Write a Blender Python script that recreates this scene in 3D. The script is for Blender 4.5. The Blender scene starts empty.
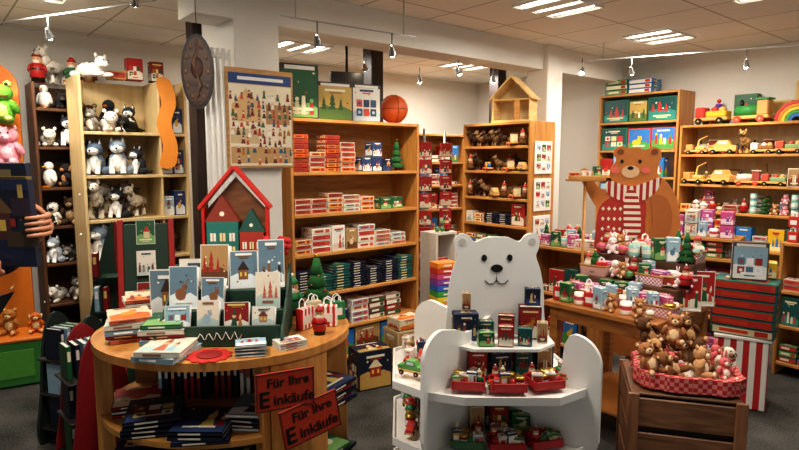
import bpy, bmesh, math, random
from mathutils import Vector, Matrix, Euler
R=random.Random(11)
S=bpy.context.scene
COL=S.collection
# ---------------------------------------------------------------- materials
MC={}
def lin(h):
    h=h.lstrip('#'); o=[]
    for i in (0,2,4):
        c=int(h[i:i+2],16)/255
        o.append(c/12.92 if c<=.04045 else ((c+.055)/1.055)**2.4)
    return (o[0],o[1],o[2],1)
def newmat(k):
    m=bpy.data.materials.new(k); m.use_nodes=True
    n=m.node_tree.nodes; l=m.node_tree.links
    return m,n,l,n['Principled BSDF']
def M(h,rough=.6,noise=.12,metal=0,em=0,scale=25,bump=0):
    k=('M',h,rough,noise,metal,em,scale,bump)
    if k in MC: return MC[k]
    m,n,l,p=newmat('paint_'+h.strip('#'))
    t=n.new('ShaderNodeTexNoise'); t.inputs['Scale'].default_value=scale
    tc=n.new('ShaderNodeTexCoord'); l.new(tc.outputs['Object'],t.inputs['Vector'])
    mr=n.new('ShaderNodeMapRange'); mr.inputs['To Min'].default_value=1-noise; mr.inputs['To Max'].default_value=1+noise
    l.new(t.outputs['Fac'],mr.inputs['Value'])
    mx=n.new('ShaderNodeVectorMath'); mx.operation='SCALE'; mx.inputs[0].default_value=lin(h)[:3]
    l.new(mr.outputs['Result'],mx.inputs['Scale']); l.new(mx.outputs[0],p.inputs['Base Color'])
    p.inputs['Roughness'].default_value=rough; p.inputs['Metallic'].default_value=metal
    if em:
        p.inputs['Emission Color'].default_value=lin(h); p.inputs['Emission Strength'].default_value=em
    if bump:
        b=n.new('ShaderNodeBump'); b.inputs['Strength'].default_value=bump; b.inputs['Distance'].default_value=.01
        l.new(t.outputs['Fac'],b.inputs['Height']); l.new(b.outputs[0],p.inputs['Normal'])
    MC[k]=m; return m
def wood(a,b,sc=(3,3,22),rough=.45):
    k=('W',a,b,sc)
    if k in MC: return MC[k]
    m,n,l,p=newmat('wood')
    tc=n.new('ShaderNodeTexCoord'); mp=n.new('ShaderNodeMapping'); mp.inputs['Scale'].default_value=sc
    t=n.new('ShaderNodeTexNoise'); t.inputs['Scale'].default_value=1.6; t.inputs['Detail'].default_value=5; t.inputs['Distortion'].default_value=.6
    cr=n.new('ShaderNodeValToRGB'); cr.color_ramp.elements[0].color=lin(b); cr.color_ramp.elements[1].color=lin(a)
    cr.color_ramp.elements[0].position=.3; cr.color_ramp.elements[1].position=.65
    l.new(tc.outputs['Object'],mp.inputs[0]); l.new(mp.outputs[0],t.inputs['Vector']); l.new(t.outputs['Fac'],cr.inputs[0])
    l.new(cr.outputs[0],p.inputs['Base Color']); p.inputs['Roughness'].default_value=rough
    MC[k]=m; return m
def stripes(a,b,freq,axis=0,rough=.6):
    k=('S',a,b,freq,axis)
    if k in MC: return MC[k]
    m,n,l,p=newmat('striped')
    tc=n.new('ShaderNodeTexCoord'); sx=n.new('ShaderNodeSeparateXYZ'); l.new(tc.outputs['Object'],sx.inputs[0])
    if axis==9:
        a1=n.new('ShaderNodeMath'); a1.operation='ADD'; l.new(sx.outputs[0],a1.inputs[0]); l.new(sx.outputs[1],a1.inputs[1]); src=a1.outputs[0]
    else: src=sx.outputs[axis]
    mu=n.new('ShaderNodeMath'); mu.operation='MULTIPLY'; mu.inputs[1].default_value=freq; l.new(src,mu.inputs[0])
    fr=n.new('ShaderNodeMath'); fr.operation='FRACT'; l.new(mu.outputs[0],fr.inputs[0])
    gt=n.new('ShaderNodeMath'); gt.operation='GREATER_THAN'; gt.inputs[1].default_value=.5; l.new(fr.outputs[0],gt.inputs[0])
    mx=n.new('ShaderNodeMix'); mx.data_type='RGBA'; mx.inputs[6].default_value=lin(a); mx.inputs[7].default_value=lin(b)
    l.new(gt.outputs[0],mx.inputs[0]); l.new(mx.outputs[2],p.inputs['Base Color']); p.inputs['Roughness'].default_value=rough
    MC[k]=m; return m
def checker(a,b,sc):
    k=('C',a,b,sc)
    if k in MC: return MC[k]
    m,n,l,p=newmat('gingham')
    tc=n.new('ShaderNodeTexCoord'); c=n.new('ShaderNodeTexChecker'); c.inputs['Scale'].default_value=sc
    c.inputs[1].default_value=lin(a); c.inputs[2].default_value=lin(b)
    l.new(tc.outputs['Object'],c.inputs[0]); l.new(c.outputs[0],p.inputs['Base Color']); p.inputs['Roughness'].default_value=.8
    MC[k]=m; return m
def tilemat():
    m,n,l,p=newmat('ceiling_tiles')
    tc=n.new('ShaderNodeTexCoord'); mp=n.new('ShaderNodeMapping'); mp.inputs['Rotation'].default_value=(0,0,math.radians(-40))
    b=n.new('ShaderNodeTexBrick'); b.offset=0; b.inputs['Scale'].default_value=1; b.inputs['Brick Width'].default_value=.62; b.inputs['Row Height'].default_value=.62
    b.inputs['Mortar Size'].default_value=.007; b.inputs['Color1'].default_value=lin('F4F0E8'); b.inputs['Color2'].default_value=lin('EEE9E0'); b.inputs['Mortar'].default_value=lin('B0A898')
    l.new(tc.outputs['Object'],mp.inputs[0]); l.new(mp.outputs[0],b.inputs[0]); l.new(b.outputs[0],p.inputs['Base Color']); p.inputs['Roughness'].default_value=.9
    return m
def carpet():
    m,n,l,p=newmat('carpet')
    tc=n.new('ShaderNodeTexCoord'); t=n.new('ShaderNodeTexNoise'); t.inputs['Scale'].default_value=90; t.inputs['Detail'].default_value=5
    t2=n.new('ShaderNodeTexNoise'); t2.inputs['Scale'].default_value=3
    l.new(tc.outputs['Object'],t.inputs[0]); l.new(tc.outputs['Object'],t2.inputs[0])
    ad=n.new('ShaderNodeMath'); ad.operation='ADD'; l.new(t.outputs[0],ad.inputs[0]); l.new(t2.outputs[0],ad.inputs[1])
    cr=n.new('ShaderNodeValToRGB'); cr.color_ramp.elements[0].color=lin('24241f'); cr.color_ramp.elements[1].color=lin('625f5a')
    cr.color_ramp.elements[0].position=.38; cr.color_ramp.elements[1].position=.66
    mu=n.new('ShaderNodeMath'); mu.operation='MULTIPLY'; mu.inputs[1].default_value=.5; l.new(ad.outputs[0],mu.inputs[0]); l.new(mu.outputs[0],cr.inputs[0])
    l.new(cr.outputs[0],p.inputs['Base Color']); p.inputs['Roughness'].default_value=1
    bp=n.new('ShaderNodeBump'); bp.inputs['Strength'].default_value=.5; bp.inputs['Distance'].default_value=.006; l.new(t.outputs[0],bp.inputs['Height']); l.new(bp.outputs[0],p.inputs['Normal'])
    return m
HONEY=wood('CF9650','B07638'); HONEYV=wood('CF9650','AC703A',(18,18,1.5)); BEIGE=wood('DDC595','CDAF7A',(9,9,1.5)); DARKW=wood('33211A','1D120E',(18,18,2))
CRATEW=wood('8A6042','583824',(3,3,25)); WHITE=M('E9E6DF',.5,.03); WALL=M('E0DCD3',.9,.03); PALEW=wood('E6C68E','CFA45F'); TABLEW=wood('B9793C','8B5424')
BLK=M('15130f',.35); GOLD=M('C9A24a',.3,.1,.8); PAGES=stripes('EFE8D8','D9CFBC',400,2)
# ---------------------------------------------------------------- mesh builder
class B:
    def __init__(s): s.bm=bmesh.new(); s.m=[]
    def mi(s,m):
        if m not in s.m: s.m.append(m)
        return s.m.index(m)
    def _fin(s,vs,m,smooth,mat=None):
        if mat is not None: bmesh.ops.transform(s.bm,matrix=mat,verts=vs)
        i=s.mi(m); fs=set(f for v in vs for f in v.link_faces)
        for f in fs: f.material_index=i; f.smooth=smooth
        return fs
    def box(s,c,sz,m,rot=(0,0,0),bev=0):
        r=bmesh.ops.create_cube(s.bm,size=1); vs=r['verts']
        bmesh.ops.scale(s.bm,vec=sz,verts=vs)
        if bev:
            es=list(set(e for v in vs for e in v.link_edges))
            q=bmesh.ops.bevel(s.bm,geom=es,offset=min(bev,min(sz)*.4),segments=1,affect='EDGES')
            vs=list(set(v for f in q['faces'] for v in f.verts))
        s._fin(vs,m,False,Matrix.Translation(c)@Euler([math.radians(a) for a in rot]).to_matrix().to_4x4()); return s
    def cyl(s,c,r,h,m,rot=(0,0,0),r2=None,seg=16):
        q=bmesh.ops.create_cone(s.bm,cap_ends=True,cap_tris=False,segments=seg,radius1=r,radius2=r if r2 is None else r2,depth=h)
        fs=s._fin(q['verts'],m,True,Matrix.Translation(c)@Euler([math.radians(a) for a in rot]).to_matrix().to_4x4())
        for f in fs:
            if len(f.verts)>4: f.smooth=False
        return s
    def ball(s,c,r,m,rot=(0,0,0),sub=2):
        if not hasattr(r,'__len__'): r=(r,r,r)
        q=bmesh.ops.create_icosphere(s.bm,subdivisions=sub,radius=1)
        bmesh.ops.scale(s.bm,vec=r,verts=q['verts'])
        s._fin(q['verts'],m,True,Matrix.Translation(c)@Euler([math.radians(a) for a in rot]).to_matrix().to_4x4()); return s
    def prism(s,pts,th,m,plane='XZ',off=0):
        def P(a,b,t): return (a,off+t,b) if plane=='XZ' else (a,b,off+t)
        A=[s.bm.verts.new(P(a,b,0)) for a,b in pts]; C=[s.bm.verts.new(P(a,b,th)) for a,b in pts]
        fs=[s.bm.faces.new(A),s.bm.faces.new(C[::-1])]
        n=len(pts)
        for i in range(n): fs.append(s.bm.faces.new((A[i],C[i],C[(i+1)%n],A[(i+1)%n])))
        bmesh.ops.recalc_face_normals(s.bm,faces=fs)
        k=s.mi(m)
        for f in fs: f.material_index=k
        return s
    def ring(s,po,pi,z0,z1,m):
        n=len(po); L=[[s.bm.verts.new((p[0],p[1],z)) for p in q] for q,z in((po,z0),(po,z1),(pi,z1),(pi,z0))]; k=s.mi(m); fs=[]
        for j in range(4):
            for i in range(n): f=s.bm.faces.new((L[j][i],L[j][(i+1)%n],L[(j+1)%4][(i+1)%n],L[(j+1)%4][i])); f.material_index=k; fs.append(f)
        bmesh.ops.recalc_face_normals(s.bm,faces=fs); return s
    def lathe(s,prof,m,seg=20,c=(0,0,0),sm=True):
        rings=[]
        for p in prof:
            rings.append([s.bm.verts.new((c[0]+max(p[0],1e-4)*math.cos(2*math.pi*i/seg),c[1]+max(p[0],1e-4)*math.sin(2*math.pi*i/seg),c[2]+p[1])) for i in range(seg)])
        for j in range(len(prof)-1):
            mm=prof[j][2] if len(prof[j])>2 else m; k=s.mi(mm)
            for i in range(seg):
                f=s.bm.faces.new((rings[j][i],rings[j][(i+1)%seg],rings[j+1][(i+1)%seg],rings[j+1][i])); f.material_index=k; f.smooth=sm
        return s
    def tube(s,pts,r,m,seg=8):
        prev=None; k=s.mi(m); pts=[Vector(p) for p in pts]
        for i,p in enumerate(pts):
            d=(pts[min(i+1,len(pts)-1)]-pts[max(i-1,0)]).normalized()
            u=d.cross(Vector((0,0,1)))
            if u.length<.05: u=d.cross(Vector((0,1,0)))
            u.normalize(); w=d.cross(u)
            rr=r[i] if hasattr(r,'__len__') else r
            ring=[s.bm.verts.new(p+u*rr*math.cos(2*math.pi*j/seg)+w*rr*math.sin(2*math.pi*j/seg)) for j in range(seg)]
            if prev:
                for j in range(seg):
                    f=s.bm.faces.new((prev[j],prev[(j+1)%seg],ring[(j+1)%seg],ring[j])); f.material_index=k; f.smooth=True
            else:
                f=s.bm.faces.new(ring); f.material_index=k
            prev=ring
        f=s.bm.faces.new(prev[::-1]); f.material_index=k
        return s
    def flat(s,o,u,v,n,pts,m,lay):
        o=Vector(o)+Vector(n)*(.0003+.0003*lay); k=s.mi(m)
        f=s.bm.faces.new([s.bm.verts.new(o+Vector(u)*a+Vector(v)*b) for a,b in pts]); f.material_index=k; f.smooth=False
        f.normal_update()
        if f.normal.dot(Vector(n))<0: f.normal_flip()
    def cover(s,o,u,v,n,w,h,pal,seed):
        """printed illustration laid on a face: ground, hill, motifs, title bars"""
        q=random.Random(seed*77+5); C=lambda i: M(pal[i%len(pal)],.4,.1)
        X=lambda a:a*w/2; Y=lambda b:b*h/2; F=lambda pts,m,l: s.flat(o,u,v,n,[(X(a),Y(b)) for a,b in pts],m,l)
        F([(-1,-1),(1,-1),(1,1),(-1,1)],C(0),0)
        hb=q.uniform(-.5,-.1)
        F([(-1,-1),(1,-1),(1,hb-.1),(.5,hb+.12),(0,hb),(-.5,hb+.15),(-1,hb+.0)],C(1),1)
        ar=h/w
        def disc(cx,cy,r,m,l,ry=None,k=8): F([(cx+r*math.cos(i*6.2832/k),cy+(ry or r/ar)*math.sin(i*6.2832/k)) for i in range(k)],m,l)
        for i in range(7): disc(q.uniform(-.85,.85),q.uniform(-.8,.9),q.choice((.035,.05,.08)),C(q.choice((2,3,4))),2,k=q.choice((4,5,6)))
        mo=q.randint(0,5); cx=q.uniform(-.25,.25)
        if mo==0:
            for k_,(tx,sc) in enumerate(((cx,1),(cx+.5,.7),(cx-.5,.75))):
                for j in range(3): F([(tx-.25*sc+.05*j,hb-.1+.28*sc*j),(tx+.25*sc-.05*j,hb-.1+.28*sc*j),(tx,hb+.35*sc+.28*sc*j)],C(2),3+j)
        elif mo==1:
            F([(cx-.35,hb-.2),(cx+.35,hb-.2),(cx+.35,hb+.35),(cx-.35,hb+.35)],C(3),3); F([(cx-.45,hb+.33),(cx+.45,hb+.33),(cx,hb+.85)],C(2),4)
            for a in(-.17,.17): F([(cx+a-.07,hb-.02),(cx+a+.07,hb-.02),(cx+a+.07,hb+.2),(cx+a-.07,hb+.2)],M('F0C860',.4),4)
        elif mo==2:
            for dx,sc in((0,1),(.5,.65)):
                F([(cx+dx-.28*sc,hb-.35),(cx+dx+.28*sc,hb-.35),(cx+dx+.12*sc,hb+.3*sc),(cx+dx-.12*sc,hb+.3*sc)],C(2 if dx==0 else 3),3); disc(cx+dx,hb+.4*sc,.18*sc,M('E3B48C'),4); F([(cx+dx-.18*sc,hb+.48*sc),(cx+dx+.18*sc,hb+.48*sc),(cx+dx+.05,hb+.95*sc)],C(2 if dx==0 else 4),5)
        elif mo==3:
            disc(cx,hb+.05,.42,C(3),3,ry=.3); disc(cx+.3,hb+.4,.22,C(3),4); disc(cx+.18,hb+.62,.07,C(3),5); disc(cx+.42,hb+.62,.07,C(3),5); disc(cx+.35,hb+.43,.04,BLK,6,k=5)
        elif mo==4:
            for i in range(3):
                for j in range(2): F([(-.75+.52*i,-.7+.55*j),(-.32+.52*i,-.7+.55*j),(-.32+.52*i,-.25+.55*j),(-.75+.52*i,-.25+.55*j)],C(2+(i+j)%3),3); disc(-.53+.52*i,-.47+.55*j,.12,C(1+(i*2+j)%4),4,k=6)
        else:
            for i in range(4): xx=-.65+.43*i+q.uniform(-.08,.08); hh=q.uniform(.2,.7); F([(xx-.13,hb-.4),(xx+.13,hb-.4),(xx+.1,hb+hh-.2),(xx-.1,hb+hh-.2)],C(2+i%3),3+i); disc(xx,hb+hh-.1,.12,C((i+3)%5),7,k=7)
        t=q.choice((.7,.78,-.72)); tw=q.uniform(.45,.75); F([(-tw,t),(tw,t),(tw,t+.13),(-tw,t+.13)],C(4),8)
        if q.random()<.6: F([(-tw*.6,t-.13),(tw*.6,t-.13),(tw*.6,t-.05),(-tw*.6,t-.05)],C(3),8)
    def done(s,name):
        me=bpy.data.meshes.new(name); s.bm.to_mesh(me); s.bm.free()
        for m in s.m: me.materials.append(m)
        return me
def crom(pts,n=4):
    o=[]; L=len(pts)
    for i in range(L):
        p0,p1,p2,p3=[Vector(pts[(i+j-1)%L]) for j in range(4)]
        for k in range(n):
            t=k/n
            o.append(tuple(.5*((2*p1)+(-p0+p2)*t+(2*p0-5*p1+4*p2-p3)*t*t+(-p0+3*p1-3*p2+p3)*t**3)))
    return o
def ell(cx,cz,rx,rz,n=20): return [(cx+rx*math.cos(2*math.pi*i/n),cz+rz*math.sin(2*math.pi*i/n)) for i in range(n)]
# ---------------------------------------------------------------- objects
def top(name,mesh,loc,rz=0,label='',cat='',group=None,rot=None,scale=None):
    o=bpy.data.objects.new(name,mesh); COL.objects.link(o); o.location=loc
    o.rotation_euler=[math.radians(a) for a in (rot if rot else (0,0,rz))]
    if scale: o.scale=(scale,)*3
    o['label']=label; o['category']=cat
    if group: o['group']=group
    return o
def part(name,mesh,par,loc=(0,0,0),rot=(0,0,0),label=None):
    o=bpy.data.objects.new(name,mesh); COL.objects.link(o); o.parent=par; o.location=loc
    o.rotation_euler=[math.radians(a) for a in rot]
    if label: o['label']=label
    return o
def struct(name,mesh,loc=(0,0,0),rz=0):
    o=bpy.data.objects.new(name,mesh); COL.objects.link(o); o.location=loc; o.rotation_euler=(0,0,math.radians(rz)); o['kind']='structure'; return o
class Fr:
    def __init__(s,x,y,deg,z=0): s.x,s.y,s.d,s.z=x,y,deg,z; a=math.radians(deg); s.c,s.s=math.cos(a),math.sin(a)
    def w(s,a,b,z=0): return (s.x+a*s.c-b*s.s, s.y+a*s.s+b*s.c, s.z+z)
def bx(name,c,sz,m,bev=.003,rot=(0,0,0)): return B().box(c,sz,m,rot,bev).done(name)
def bookcase(name,label,x,y,deg,w,d,H,zs,m=None,mv=None,back=None,cat='bookcase'):
    m=m or HONEY; mv=mv or HONEYV
    e=top(name,None,(x,y,0),deg,label,cat)
    part('side_panel',bx('side',(.011,d/2,H/2),(.022,d,H),mv),e); part('side_panel',bx('side',(w-.011,d/2,H/2),(.022,d,H),mv),e)
    part('back_panel',bx('back',(w/2,d-.006,H/2),(w-.046,.01,H-.02),back or m,.001),e)
    sm=bx('shelf',(w/2,(d-.014)/2,.012),(w-.046,d-.016,.024),m)
    for z in zs: part('shelf',sm,e,(0,0,z))
    f=Fr(x,y,deg); f.o=e
    return f
# ---------------------------------------------------------------- products
SEED=[0]
def mc(x): return M(x[0],.5) if isinstance(x,(list,tuple)) else x
def PB(name,w,d,h,base,front,label,cat='box',nv=4):
    vs=[]
    for k in range(nv):
        SEED[0]+=1
        b=B(); b.box((0,0,h/2),(w,d,h),base,bev=.002)
        if isinstance(front,(list,tuple)):
            if h>.06: b.cover((0,-d/2,h*.5),(1,0,0),(0,0,1),(0,-1,0),w*.92,h*.92,front,SEED[0])
            else:
                q=lambda pts,c,l: b.flat((0,-d/2,h/2),(1,0,0),(0,0,1),(0,-1,0),[(a*w,c_*h) for a,c_ in pts],M(c,.4),l)
                q([(-.46,-.38),(.46,-.38),(.46,.38),(-.46,.38)],front[(k+1)%len(front)],0)
                q([(-.35,-.2),(.1,-.2),(.1,.2),(-.35,.2)],front[4],1); q([(.2,-.3),(.4,-.3),(.4,.3),(.2,.3)],front[2],1)
            b.cover((0,0,h),(1,0,0),(0,1,0),(0,0,1),w*.92,d*.92,front,SEED[0]+1)
            for sx in(-1,1): b.cover((sx*w/2,0,h/2),(0,sx,0),(0,0,1),(sx,0,0),d*.85,h*.85,front,SEED[0]+2)
        else:
            b.box((0,-d/2-.0006,h*.5),(w*.88,.0016,h*.8),front); b.box((0,-d/2-.0014,h*.5),(w*.4,.0016,h*.3),WHITE)
        vs.append(b.done(name))
    return dict(vars=vs,w=w,d=d,h=h+.003,name=name,label=label,cat=cat)
def BK(w,d,h,cover,spine,label,name='book',nv=4):
    vs=[]
    for k in range(nv):
        SEED[0]+=1; cm=mc(cover)
        b=B(); b.box((0,0,.0015),(w,d,.003),cm); b.box((0,0,h-.0015),(w,d,.003),cm)
        b.box((0,.003,h/2),(w-.01,d-.01,h-.006),PAGES); b.box((0,-d/2+.0015,h/2),(w,.003,h),spine)
        b.box((-w*.1,-d/2-.0003,h/2),(w*.4,.001,h*.4),M(cover[4],.5))
        b.cover((0,0,h),(1,0,0),(0,1,0),(0,0,1),w*.94,d*.94,cover,SEED[0]); vs.append(b.done(name))
    return dict(vars=vs,w=w,d=d,h=h+.003,name=name,label=label,cat='book')
def BKS(t,d,h,cover,label,name='book'):
    b=B(); cv=mc(cover); b.box((-t/2+.0015,0,h/2),(.003,d,h),cv); b.box((t/2-.0015,0,h/2),(.003,d,h),cv)
    b.box((0,.003,h/2),(t-.006,d-.01,h-.008),PAGES); b.box((0,-d/2+.0015,h/2),(t,.003,h),cv); b.box((0,-d/2-.0006,h*.7),(t*.6,.001,h*.3),M(cover[4],.5))
    return dict(mesh=b.done(name),w=t,d=d,h=h,name=name,label=label,cat='book')
def plush(kind,c1,c2,size,label,nm=None):
    f1=M(c1,1,.25,bump=.8,scale=50); f2=M(c2,1,.15,bump=.8,scale=50); eye=BLK; b=B()
    if kind in('bear','dog','rabbit','sheep','frog','pig','cat'):
        b.ball((0,0,.31),(.24,.2,.3),f1); b.ball((0,-.06,.3),(.17,.17,.22),f2)
        b.ball((0,-.03,.7),(.22,.2,.2),f1)
        for s in(-1,1):
            b.ball((s*.25,-.1,.4),(.075,.1,.18),f1,(25,-s*20,0)); b.ball((s*.17,-.24,.1),(.1,.22,.1),f1,(0,0,s*15)); b.ball((s*.22,-.43,.12),(.075,.04,.085),f2,sub=1)
        if kind=='frog':
            for s in(-1,1): b.ball((s*.12,-.05,.9),.09,f2,sub=1); b.ball((s*.12,-.13,.9),.045,eye,sub=1)
            b.ball((0,-.15,.63),(.19,.1,.03),M('7a2020',.8),sub=1)
        else:
            for s in(-1,1): b.ball((s*.08,-.2,.76),.028,eye,sub=1)
            b.ball((0,-.2,.65),(.1,.09,.08),f2); b.ball((0,-.285,.68),(.035,.02,.025),eye if kind!='pig' else f1,sub=1)
            for s in(-1,1):
                if kind=='bear': b.ball((s*.17,0,.87),(.085,.04,.085),f1,sub=1); b.ball((s*.17,-.03,.87),(.05,.02,.05),f2,sub=1)
                elif kind=='dog': b.ball((s*.22,0,.68),(.05,.09,.16),f2,(0,s*12,0),1)
                elif kind=='rabbit': b.ball((s*.08,.02,1.02),(.055,.03,.2),f1,(0,s*10,0),1)
                elif kind=='sheep': b.ball((s*.24,0,.75),(.1,.03,.05),f2,(0,s*20,0),1)
                elif kind=='cat': b.cyl((s*.14,0,.9),.07,.14,f1,r2=.005,seg=8)
                else: b.cyl((s*.15,-.03,.88),.07,.12,f2,(30,s*20,0),r2=.01,seg=8)
            if kind=='sheep':
                for i in range(9): b.ball((.14*math.cos(i*.7),.03,.78+.1*math.sin(i*.7)),.08,f1,sub=1)
    elif kind=='husky':
        b.ball((0,.02,.34),(.25,.24,.34),f1); b.ball((0,-.12,.34),(.17,.15,.26),f2); b.ball((0,-.06,.78),(.23,.21,.2),f1); b.ball((0,-.19,.72),(.17,.12,.13),f2); b.ball((0,-.3,.7),(.09,.1,.07),f2); b.ball((0,-.4,.73),.035,eye,sub=1)
        for s in(-1,1):
            b.cyl((s*.14,-.02,.98),.075,.18,f1,r2=.01,seg=8); b.cyl((s*.14,-.05,.97),.045,.12,f2,r2=.01,seg=8); b.ball((s*.08,-.26,.82),.03,M('6FA8D8',.2),sub=1); b.ball((s*.08,-.283,.82),.014,eye,sub=1)
            b.tube([(s*.13,-.14,.45),(s*.14,-.22,.2),(s*.14,-.28,.04)],[.09,.07,.07],f2,8); b.ball((s*.24,.02,.13),(.12,.2,.13),f1)
        b.tube([(.1,.2,.1),(.3,.25,.12),(.4,.1,.15)],[.07,.08,.04],f1)
    elif kind=='bird':
        b.ball((0,0,.36),(.24,.22,.36),f1); b.ball((0,-.07,.33),(.18,.17,.28),f2); b.ball((0,-.02,.8),(.17,.17,.17),f1)
        b.cyl((0,-.24,.77),.05,.16,M('E08A1E'),(90,0,0),r2=.005,seg=8)
        for s in(-1,1): b.ball((s*.24,0,.42),(.05,.13,.25),f1,(0,-s*15,0)); b.ball((s*.07,-.15,.84),.028,eye,sub=1); b.ball((s*.1,-.16,.03),(.08,.13,.03),M('E08A1E'),sub=1)
    elif kind=='lying':
        b.ball((0,.1,.3),(.28,.6,.27),f1); b.ball((0,.1,.16),(.22,.5,.15),f2); b.ball((0,-.52,.52),(.24,.23,.22),f1); b.ball((0,-.72,.44),(.12,.13,.1),f2)
        b.ball((0,-.84,.48),(.045,.03,.03),eye,sub=1)
        for s in(-1,1):
            b.ball((s*.1,-.72,.58),.03,eye,sub=1); b.ball((s*.2,-.48,.74),(.08,.05,.09),f1,sub=1); b.ball((s*.2,-.55,.09),(.09,.3,.09),f1); b.ball((s*.27,.5,.12),(.12,.25,.12),f1)
            for j in range(3): b.ball((s*.03,-.1+.25*j,.5-.02*j),(.2,.035,.07),M('4a4640',1),sub=1)
        b.tube([(0,.65,.2),(.12,.75,.15),(.3,.75,.12),(.42,.65,.15)],[.07,.06,.05,.04],f1)
    elif kind=='standing':
        b.ball((0,.05,.55),(.2,.42,.22),f1); b.ball((0,-.3,.72),(.13,.2,.2),f1,(35,0,0)); b.ball((0,-.45,.95),(.15,.19,.15),f1); b.ball((0,-.62,.9),(.09,.12,.08),f2); b.ball((0,-.72,.93),.03,eye,sub=1)
        for s in(-1,1):
            for y in(-.2,.3):
                b.tube([(s*.12,y,.5),(s*.13,y-.02,.25),(s*.13,y,.03)],[.1,.07,.075],f1,8); b.ball((s*.13,y-.04,.04),(.08,.11,.04),f2,sub=1)
            b.ball((s*.08,-.6,1.0),.025,eye,sub=1); b.ball((s*.12,-.4,1.1),(.05,.04,.09),f1,sub=1)
        b.tube([(0,.45,.6),(0,.6,.6),(.05,.65,.45)],[.06,.05,.04],f1)
    me=b.done('plush'); me.transform(Matrix.Scale(size,4))
    lg=kind in('lying','standing')
    return dict(mesh=me,w=size*(.85 if kind=='lying' else .66),d=size*(1.5 if kind=='lying' else 1.2 if lg else .75),h=size*(1 if kind!='rabbit' else 1.2),name=nm or 'plush_'+('animal' if lg else kind),label=label,cat='plush toy')
def figure(c,hat,size,label,name='christmas_figurine'):
    red=M(c,.5); sk=M('E3B48C'); b=B()
    b.lathe([(.0,0),(.2,0,BLK),(.2,.14,red),(.23,.16,red),(.21,.38,BLK),(.215,.43,red),(.17,.6,sk),(.13,.62,sk),(.15,.7,sk),(.13,.8,M(hat)),(.16,.82,M(hat)),(.1,.92,M(hat)),(.02,1.0,M(hat)),(0,1.0)],red,14)
    b.ball((0,-.1,.64),(.11,.07,.1),WHITE,sub=1)
    for s in(-1,1): b.ball((s*.22,-.02,.45),(.06,.07,.15),red,(0,-s*15,0),1); b.ball((s*.05,-.135,.74),.018,BLK,sub=1)
    b.ball((0,0,1.02),.05,WHITE,sub=1)
    me=b.done('figure'); me.transform(Matrix.Scale(size,4))
    return dict(mesh=me,w=size*.56,d=size*.5,h=size*1.05,name=name,label=label,cat='christmas figurine')
def bauble(c,size,label):
    b=B(); b.ball((0,0,.42),.42,M(c,.25)); b.cyl((0,0,.87),.09,.1,GOLD,seg=10); b.lathe([(.421,.36),(.43,.42),(.421,.48)],GOLD,16)
    me=b.done('bauble'); me.transform(Matrix.Scale(size,4)); return dict(mesh=me,w=size*.86,d=size*.86,h=size*.93,name='christmas_bauble',label=label,cat='bauble')
def mug(c,c2,size,label):
    b=B(); b.lathe([(0,0),(.38,0),(.4,.1),(.4,.9),(.36,.9),(.36,.15),(0,.15)],M(c,.3),16); b.lathe([(.403,.35),(.403,.65)],M(c2,.4),16)
    b.tube([(.38,0,.25),(.6,0,.3),(.62,0,.6),(.38,0,.72)],.05,M(c,.3)); me=b.done('mug'); me.transform(Matrix.Scale(size,4)); return dict(mesh=me,w=size,d=size*.8,h=size*.9,name='mug',label=label,cat='mug')
def tree(size,label='small green artificial christmas tree with star',c='2E6B38'):
    g=M(c,.9,.3); b=B(); b.cyl((0,0,.06),.05,.12,CRATEW,seg=8)
    for i in range(4): b.lathe([(0,.1+i*.2),(.3-i*.06,.1+i*.2),(.05,.38+i*.19),(0,.4+i*.19)],g,14)
    for i in range(14): a=i*2.4; z=.15+i*.05; r=.3-.25*(i/14); b.ball((r*math.cos(a)*.85,r*math.sin(a)*.85,z+.02),.025,M('C22626',.3) if i%2 else GOLD,sub=1)
    b.ball((0,0,1.0),.05,GOLD,sub=1); me=b.done('tree'); me.transform(Matrix.Scale(size,4))
    return dict(mesh=me,w=size*.6,d=size*.6,h=size,name='toy_christmas_tree',label=label,cat='christmas tree')
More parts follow.
